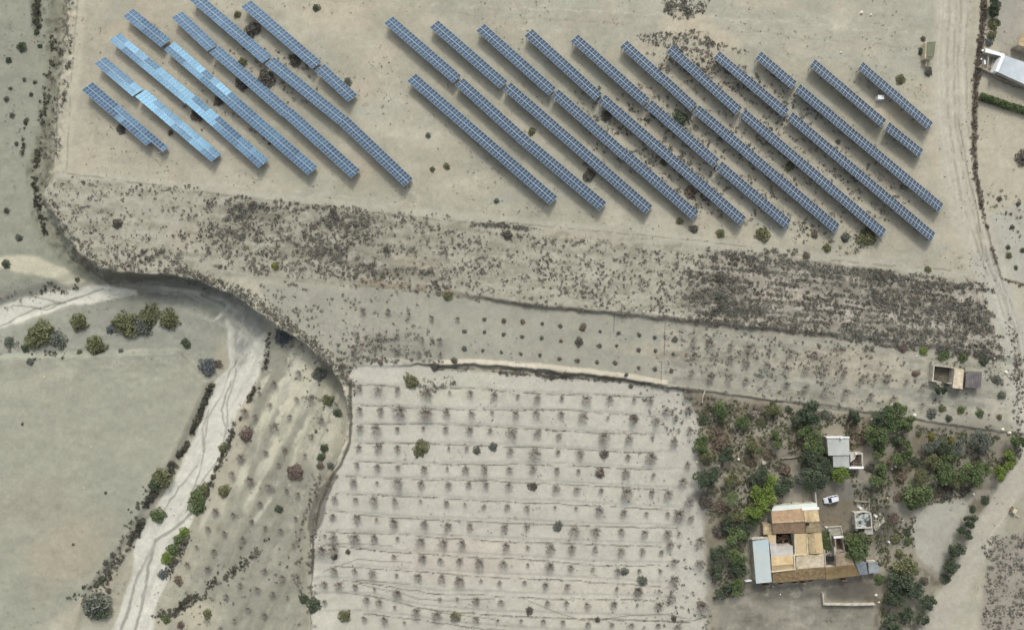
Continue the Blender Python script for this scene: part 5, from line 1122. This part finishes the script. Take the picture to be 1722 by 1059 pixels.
# white industrial building, upper right
wb, O, z0 = start('white_barn', 1705, 118, 'large building with smooth white metal roof right of the track', 'barn')
q = [(1690,93.8),(1760,117),(1745,152),(1679,122)]; roof_sheet('roof', wb, q, [z0+2.9,z0+2.9,z0+2.4,z0+2.4], M_SHEET, O, .02, True, .6); wall_block(wb, q, z0-.3, [z0+2.4]*4, O, M_WALL)
q = [(1684,95),(1690,94),(1678.8,121.6),(1673.6,119.6)]; roof_sheet('roof', wb, q, [z0+3.05]*4, M_BRIGHT, O, thick=.3)
wall_block(wb, q, z0-.3, [z0+2.8]*4, O, M_BRIGHT, inset=.1)
q = [(1657.6,81.4),(1669,82),(1690.4,91.4),(1689.6,95),(1657.4,87.6)]
roof_sheet('annex_roof', wb, [(1657.6,81.4),(1690.5,91.4),(1688.6,96),(1656.6,88)], [z0+1.8,z0+2,z0+2,z0+1.8], M_BRIGHT, O); wall_block(wb, [(1657.6,81.4),(1690.5,91.4),(1688.6,96),(1656.6,88)], z0-.3, [z0+1.8]*4, O, M_WALL)
roof_sheet('courtyard_floor', wb, [(1659,89),(1688,96),(1673,119),(1656,111.5)], [z0+.1]*4, M_CONC, O, thick=.3)
b = MB(); parapet(b, [(1663.5,91),(1660.5,112)], z0-.2, z0+1.2, .2, O); parapet(b, [(1672,94),(1667,114)], z0-.2, z0+.5, .2, O); b.build('planter_wall', M_WALL, wb)
opening(wb, 1700, 132, z0, 2.0, 2.4, -24, O, 'door')
wall_thing([(1648,112.5),(1665,121.5),(1685,133),(1740,153)], 1.0, .3, 'long pale boundary wall below the white-roofed barn', M_WALLD)
be, O, z0 = start('beige_house', 1720, 70, 'beige house corner at the right edge above the white barn', 'house')
q = [(1719,56),(1775,70),(1768,95),(1711.6,75.4)]; roof_sheet('roof', be, q, [z0+3]*4, M_TAN, O, .03); wall_block(be, q, z0-.3, [z0+3]*4, O); opening(be, 1718, 80, z0, 1, 2, -20, O, 'door')
for (x, y, w_, l_, h_, rz_, lb) in ((1652.3,107,.35,1.1,.9,.1,'narrow white cabinet by the wall end left of the barn'),(1650.4,86.2,.4,.5,.5,0,'small white box beside the dark brush left of the barn'),(1648.6,100.4,.3,.35,.4,.3,'tiny white box between the brush and the barn wall'),(1674.5,8,.5,1.1,.5,.5,'white bag lying among the trees at the top right')):
    X, Y, z = G1(x, y); o = empty('cabinet' if 'cabinet' in lb else 'white_box', (X, Y, z), rz_); tag(o, lb, 'box'); b = MB(); b.hexa([(-w_/2,-l_/2,-.1),(w_/2,-l_/2,-.1),(w_/2,l_/2,-.1),(-w_/2,l_/2,-.1)], [(-w_*.47,-l_*.48,h_),(w_*.47,-l_*.48,h_),(w_*.47,l_*.48,h_),(-w_*.47,l_*.48,h_)]); b.build('body', M_PLASTIC, o); b = MB(); b.box(-w_*.55,w_*.55,-l_*.53,l_*.53,h_,h_+.05); b.build('lid', M_BRIGHT, o)
# cart with draw bar
X, Y, z = G1(1702.6, 857); ct = empty('farm_cart', (X, Y, z), rad(-25)); tag(ct, 'small cream topped cart with long draw bar beside the lower road', 'cart')
b = MB(); b.box(-.45,.45,-.65,.6,.45,1.0); b.build('body', M_CREAM, ct); b = MB(); b.box(-.95,-.46,-.55,.5,.42,.75); b.build('crate', M_WOOD, ct); b = MB(); b.bar((-.9,-.75,.5), (2.3,-.85,.35), .14); b.bar((.2,-.6,.45), (.9,-1.3,.3), .1); b.build('draw_bar', M_WALL, ct)
for sy in (-.5, .5):
    for sx in (-.52, .5): b = MB(); b.tube((sx, sy, .3), (sx+(.12 if sx > 0 else -.12), sy, .3), .3, .3, 12); b.build('wheel', M_RUBBER, ct)
# stones, pots and rubble
def rock_mesh(seed):
    r = random.Random(seed); b = MB(); n = 7; z_ = [-.2, .25, .5]; rr = [.5, .48, .22]; k = 0; rings = []
    for q in range(3): rings.append([(math.cos(2*math.pi*i/n)*rr[q]*r.uniform(.8,1.2), math.sin(2*math.pi*i/n)*rr[q]*r.uniform(.8,1.2), z_[q]+r.uniform(-.06,.06)) for i in range(n)])
    for r_ in rings: b.v += r_
    for q in range(2):
        for i in range(n): b.f.append((q*n+i, q*n+(i+1) % n, (q+1)*n+(i+1) % n, (q+1)*n+i)); b.m.append(0)
    b.f.append(tuple(2*n+i for i in range(n))); b.m.append(0); return b.mesh('pale_rock', mat(f'pale_stone_{seed}', alb(226,220,200), scale=2, var=.12))
ROCKS = [rock_mesh(i) for i in range(3)]
for x, y, s_ in ((1448,22,1.1),(1464,25.5,.8),(1413.5,89,.6),(1504,3,.5),(1545,104,.4),(1541,599,.6),(1511,545,.5),(1575,575,.5),(1611,579,.7),(1572,581,.5),(1638,585,.5),(1672,602,.7),(1692,626,1.0),(1686,722,.9),(1697,727,1.0),(1500,680,1.1),(1538,698,1.0),(1466,705,.7),
   (1506,784,.8),(1500,788,.6),(1455,847,.5),(1479,906,.6),(1473,1000,.9),(1478,1012,.6),(1499,1038,1.2),(1496,1047,.9),(1546,1057,.6),(1312,999,.5),(1300,985,.5),(1250,988,.5),(1502,875,.6),(1518,874,.5),(1493,911,.5),(1195,696,.6),(1242,772,.8),(1232,700,.5),(1209,783,.8),(1172,777,.9),
   (1350,768,.5),(1352,720,.5),(840,337,.3),(153,751,.4),(141,820,.4),(75,634,.6),(502,868,.5),(495,841,.4),(558,708,.4),(548,735,.4),(576,985,.5),(1556,497,.4),(1524,473,.4),(1160,62,.5),(1112,66,.5)):
    X, Y, z = G1(x, y); o = link('pale_rock', ROCKS[rp.randrange(3)], None, (X, Y, z), (0,0,rp.uniform(0,6)), (s_, s_*rp.uniform(.6,1), s_*.8)); reg(o, 'small white stone', x, y, 'pale stones and rubble', 'stone')
for x in (1307,1312.5,1330,1350,1369):
    y = 847-(x-1307)*.08; X, Y, z = G1(x, y); o = empty('planter', (X, Y, z)); tag(o, f'dark planter above the farmhouse porch roof, {ORD[(1307,1312.5,1330,1350,1369).index(x)]} from the left', 'planter', 'dark planters along the porch'); b = MB(); b.tube((0,0,-.1), (0,0,.5), .2, .28, 10); b.build('pot', M_WOOD, o); put(o, shrub_mesh(1, 'dark green'), 'plant', loc=(0,0,.45), scale=(.4,.4,.4))
# upright pipes lines across the middle terrace
for (a, c, lb) in (((1033,524),(1032,560),'thin dark hose crossing the middle terrace, left one'), ((1118,541),(1117,598),'long thin dark hose crossing the middle terrace'), ((1112,608),(1112,640),'short dark hose near the right end of the pale bank')):
    b = MB(); pr = None; A_ = G1(*a); O_ = Vector(A_)
    for t in np.linspace(0, 1, 14):
        p = Vector(G1(a[0]+(c[0]-a[0])*t+rp.uniform(-.4,.4), a[1]+(c[1]-a[1])*t))+Vector((0,0,.08))-O_
        if pr is not None: b.tube(pr, p, .05, .05, 5)
        pr = p
    tag(b.build('irrigation_hose', M_STEEL, None, loc=O_), lb, 'hose')

# ------------------------------------------------------------------ labels that single out each scattered thing
MARKS = [(60,20,'the top left corner'),(15,160,'the left edge beside the upper field'),(20,400,'the left end of the pale river branch'),(60,330,'the foot of the gully slope'),(135,540,'the river bend island'),(250,540,'the thicket inside the river bend'),(350,610,'the river turning south'),
 (60,720,'the smooth grey western field'),(270,800,'the left bank halfway down the river'),(270,870,'the round bush in the riverbed'),(300,910,'the long green thicket on the right bank'),(180,950,'the dark bush cluster at the lower left bank'),(165,1020,'the big bush at the bottom left'),(300,1040,'the bottom of the riverbed'),
 (400,740,'the reddish bush beside the river'),(500,790,'the big reddish bush in the strip'),(540,770,'the tall dark bush by the field edge'),(480,580,'the cliff bend'),(545,660,'the upper end of the strip'),(450,830,'the middle of the strip'),(370,900,'the strip beside the green thicket'),(450,960,'the rubble line in the strip'),(420,1030,'the bottom of the strip'),(520,1010,'the lower-left corner of the terraced field'),
 (460,690,'the upper strip near the river'),(400,810,'the pale streaks beside the river'),
 (200,220,'the lower end of the first left panel row'),(198,376,'the left part of the scrub belt'),(400,120,'the middle of the left panel field'),(440,50,'the upper-right panels of the left field'),(585,140,'the outer end of the left panel field'),(740,270,'the gap between the panel fields'),(853,395,'the top of the scrub belt centre'),
 (560,400,'the dense scrub left of centre'),(1000,220,'the centre of the right panel field'),(1140,200,'the scrubby ground inside the right panel field'),(1160,370,'the lower ends of the middle right rows'),(1300,400,'the lower ends of the long right rows'),(1440,400,'the lower right end of the panel field'),(1520,120,'the last right panel row'),(1560,90,'the olive-roofed hut'),
 (1450,40,'the bare plot at the top'),(1210,480,'the dark scrub patch right of centre'),(980,560,'the middle terrace'),(740,610,'the left end of the pale bank'),(930,630,'the pale bank'),(700,700,'the upper left of the terraced field'),(815,755,'the fourth terrace row'),(920,850,'the centre of the terraced field'),(1030,760,'the right part of the terraced field'),(1070,970,'the lower right of the terraced field'),
 (590,1030,'the bottom left terrace rows'),(780,1030,'the bottom terrace rows'),(1000,1035,'the curved path at the bottom'),(1150,680,'the upper-left garden corner'),(1150,830,'the left garden edge'),(1150,950,'the lower left garden edge'),(1140,740,'the right end of the upper terraces'),(1180,1010,'the bottom end of the garden edge'),
 (1210,700,'the upper left garden'),(1265,700,'the upper garden middle'),(1350,700,'the big dark tree at the garden top'),(1300,760,'the garden middle'),(1200,760,'the left garden'),(1260,790,'the garden above the bright tree'),(1285,840,'the bright green tree by the farmhouse'),(1380,780,'the trees left of the white house'),(1425,790,'the lower side of the white house'),
 (1230,840,'the palm tree'),(1210,890,'the dark trees left of the farmhouse'),(1240,940,'the blue-roofed shed'),(1225,990,'the lower left farm trees'),(1440,715,'the top of the white house'),(1500,700,'the big green trees right of the white house'),(1480,750,'the trees just right of the white house'),(1525,760,'the orchard centre'),(1570,740,'the pale orchard clearing'),(1600,755,'the orchard right part'),
 (1650,750,'the far right of the orchard'),(1480,800,'the drive above the stained outbuilding'),(1600,800,'the row of trees above the fallow plot'),(1550,835,'the upper left of the fallow plot'),(1700,780,'the bend of the lower road'),(1630,870,'the tree line beside the lower road'),(1600,950,'the lower half of the roadside tree line'),(1440,915,'the roofless outhouse'),(1500,880,'the broken slab'),
 (1520,960,'the thicket right of the farm wing'),(1480,970,'the sheet roof of the farm wing'),(1520,1030,'the bottom right thicket'),(1560,1030,'the bottom of the lower road'),(1590,600,'the upper side of the field hut'),(1583,655,'the lower side of the field hut'),(1675,645,'the right of the grey shed'),(1610,690,'the sapling row below the hut'),(1525,590,'the terrace left of the hut'),(1690,725,'the right end of the garden boundary'),
 (1670,30,'the top right track side'),(1700,360,'the plot right of the track'),(1705,430,'the fork of the track'),(1719,266,'the circular tractor marks'),(1460,1000,'the L-shaped wall'),(1300,990,'the ground below the farmhouse'),(1600,580,'the scrub above the hut'),(1520,520,'the dark scrub at the right')]
buckets = {}
for t in THINGS:
    o, look, x, y, grp, cat = t
    m = min(range(len(MARKS)), key=lambda i: (MARKS[i][0]-x)**2+(MARKS[i][1]-y)**2); t.append(m)
    buckets.setdefault((look, m), []).append(t)
for (look, m), L_ in buckets.items():
    mx, my, nm = MARKS[m]
    L_.sort(key=lambda t: (t[2]-mx)**2+(t[3]-my)**2)
    for i, t in enumerate(L_):
        o, _, x, y, grp, cat, _m = t
        lab = f'{look} at {nm}' if len(L_) == 1 else f'{look}, {["closest","second closest","third closest","fourth closest","fifth closest","sixth closest","seventh closest","eighth closest","ninth closest","tenth closest"][min(i,9)]} to {nm}'
        tag(o, lab, cat, grp)
print('objects', len(D.objects), 'scrub', len(P_ALL))
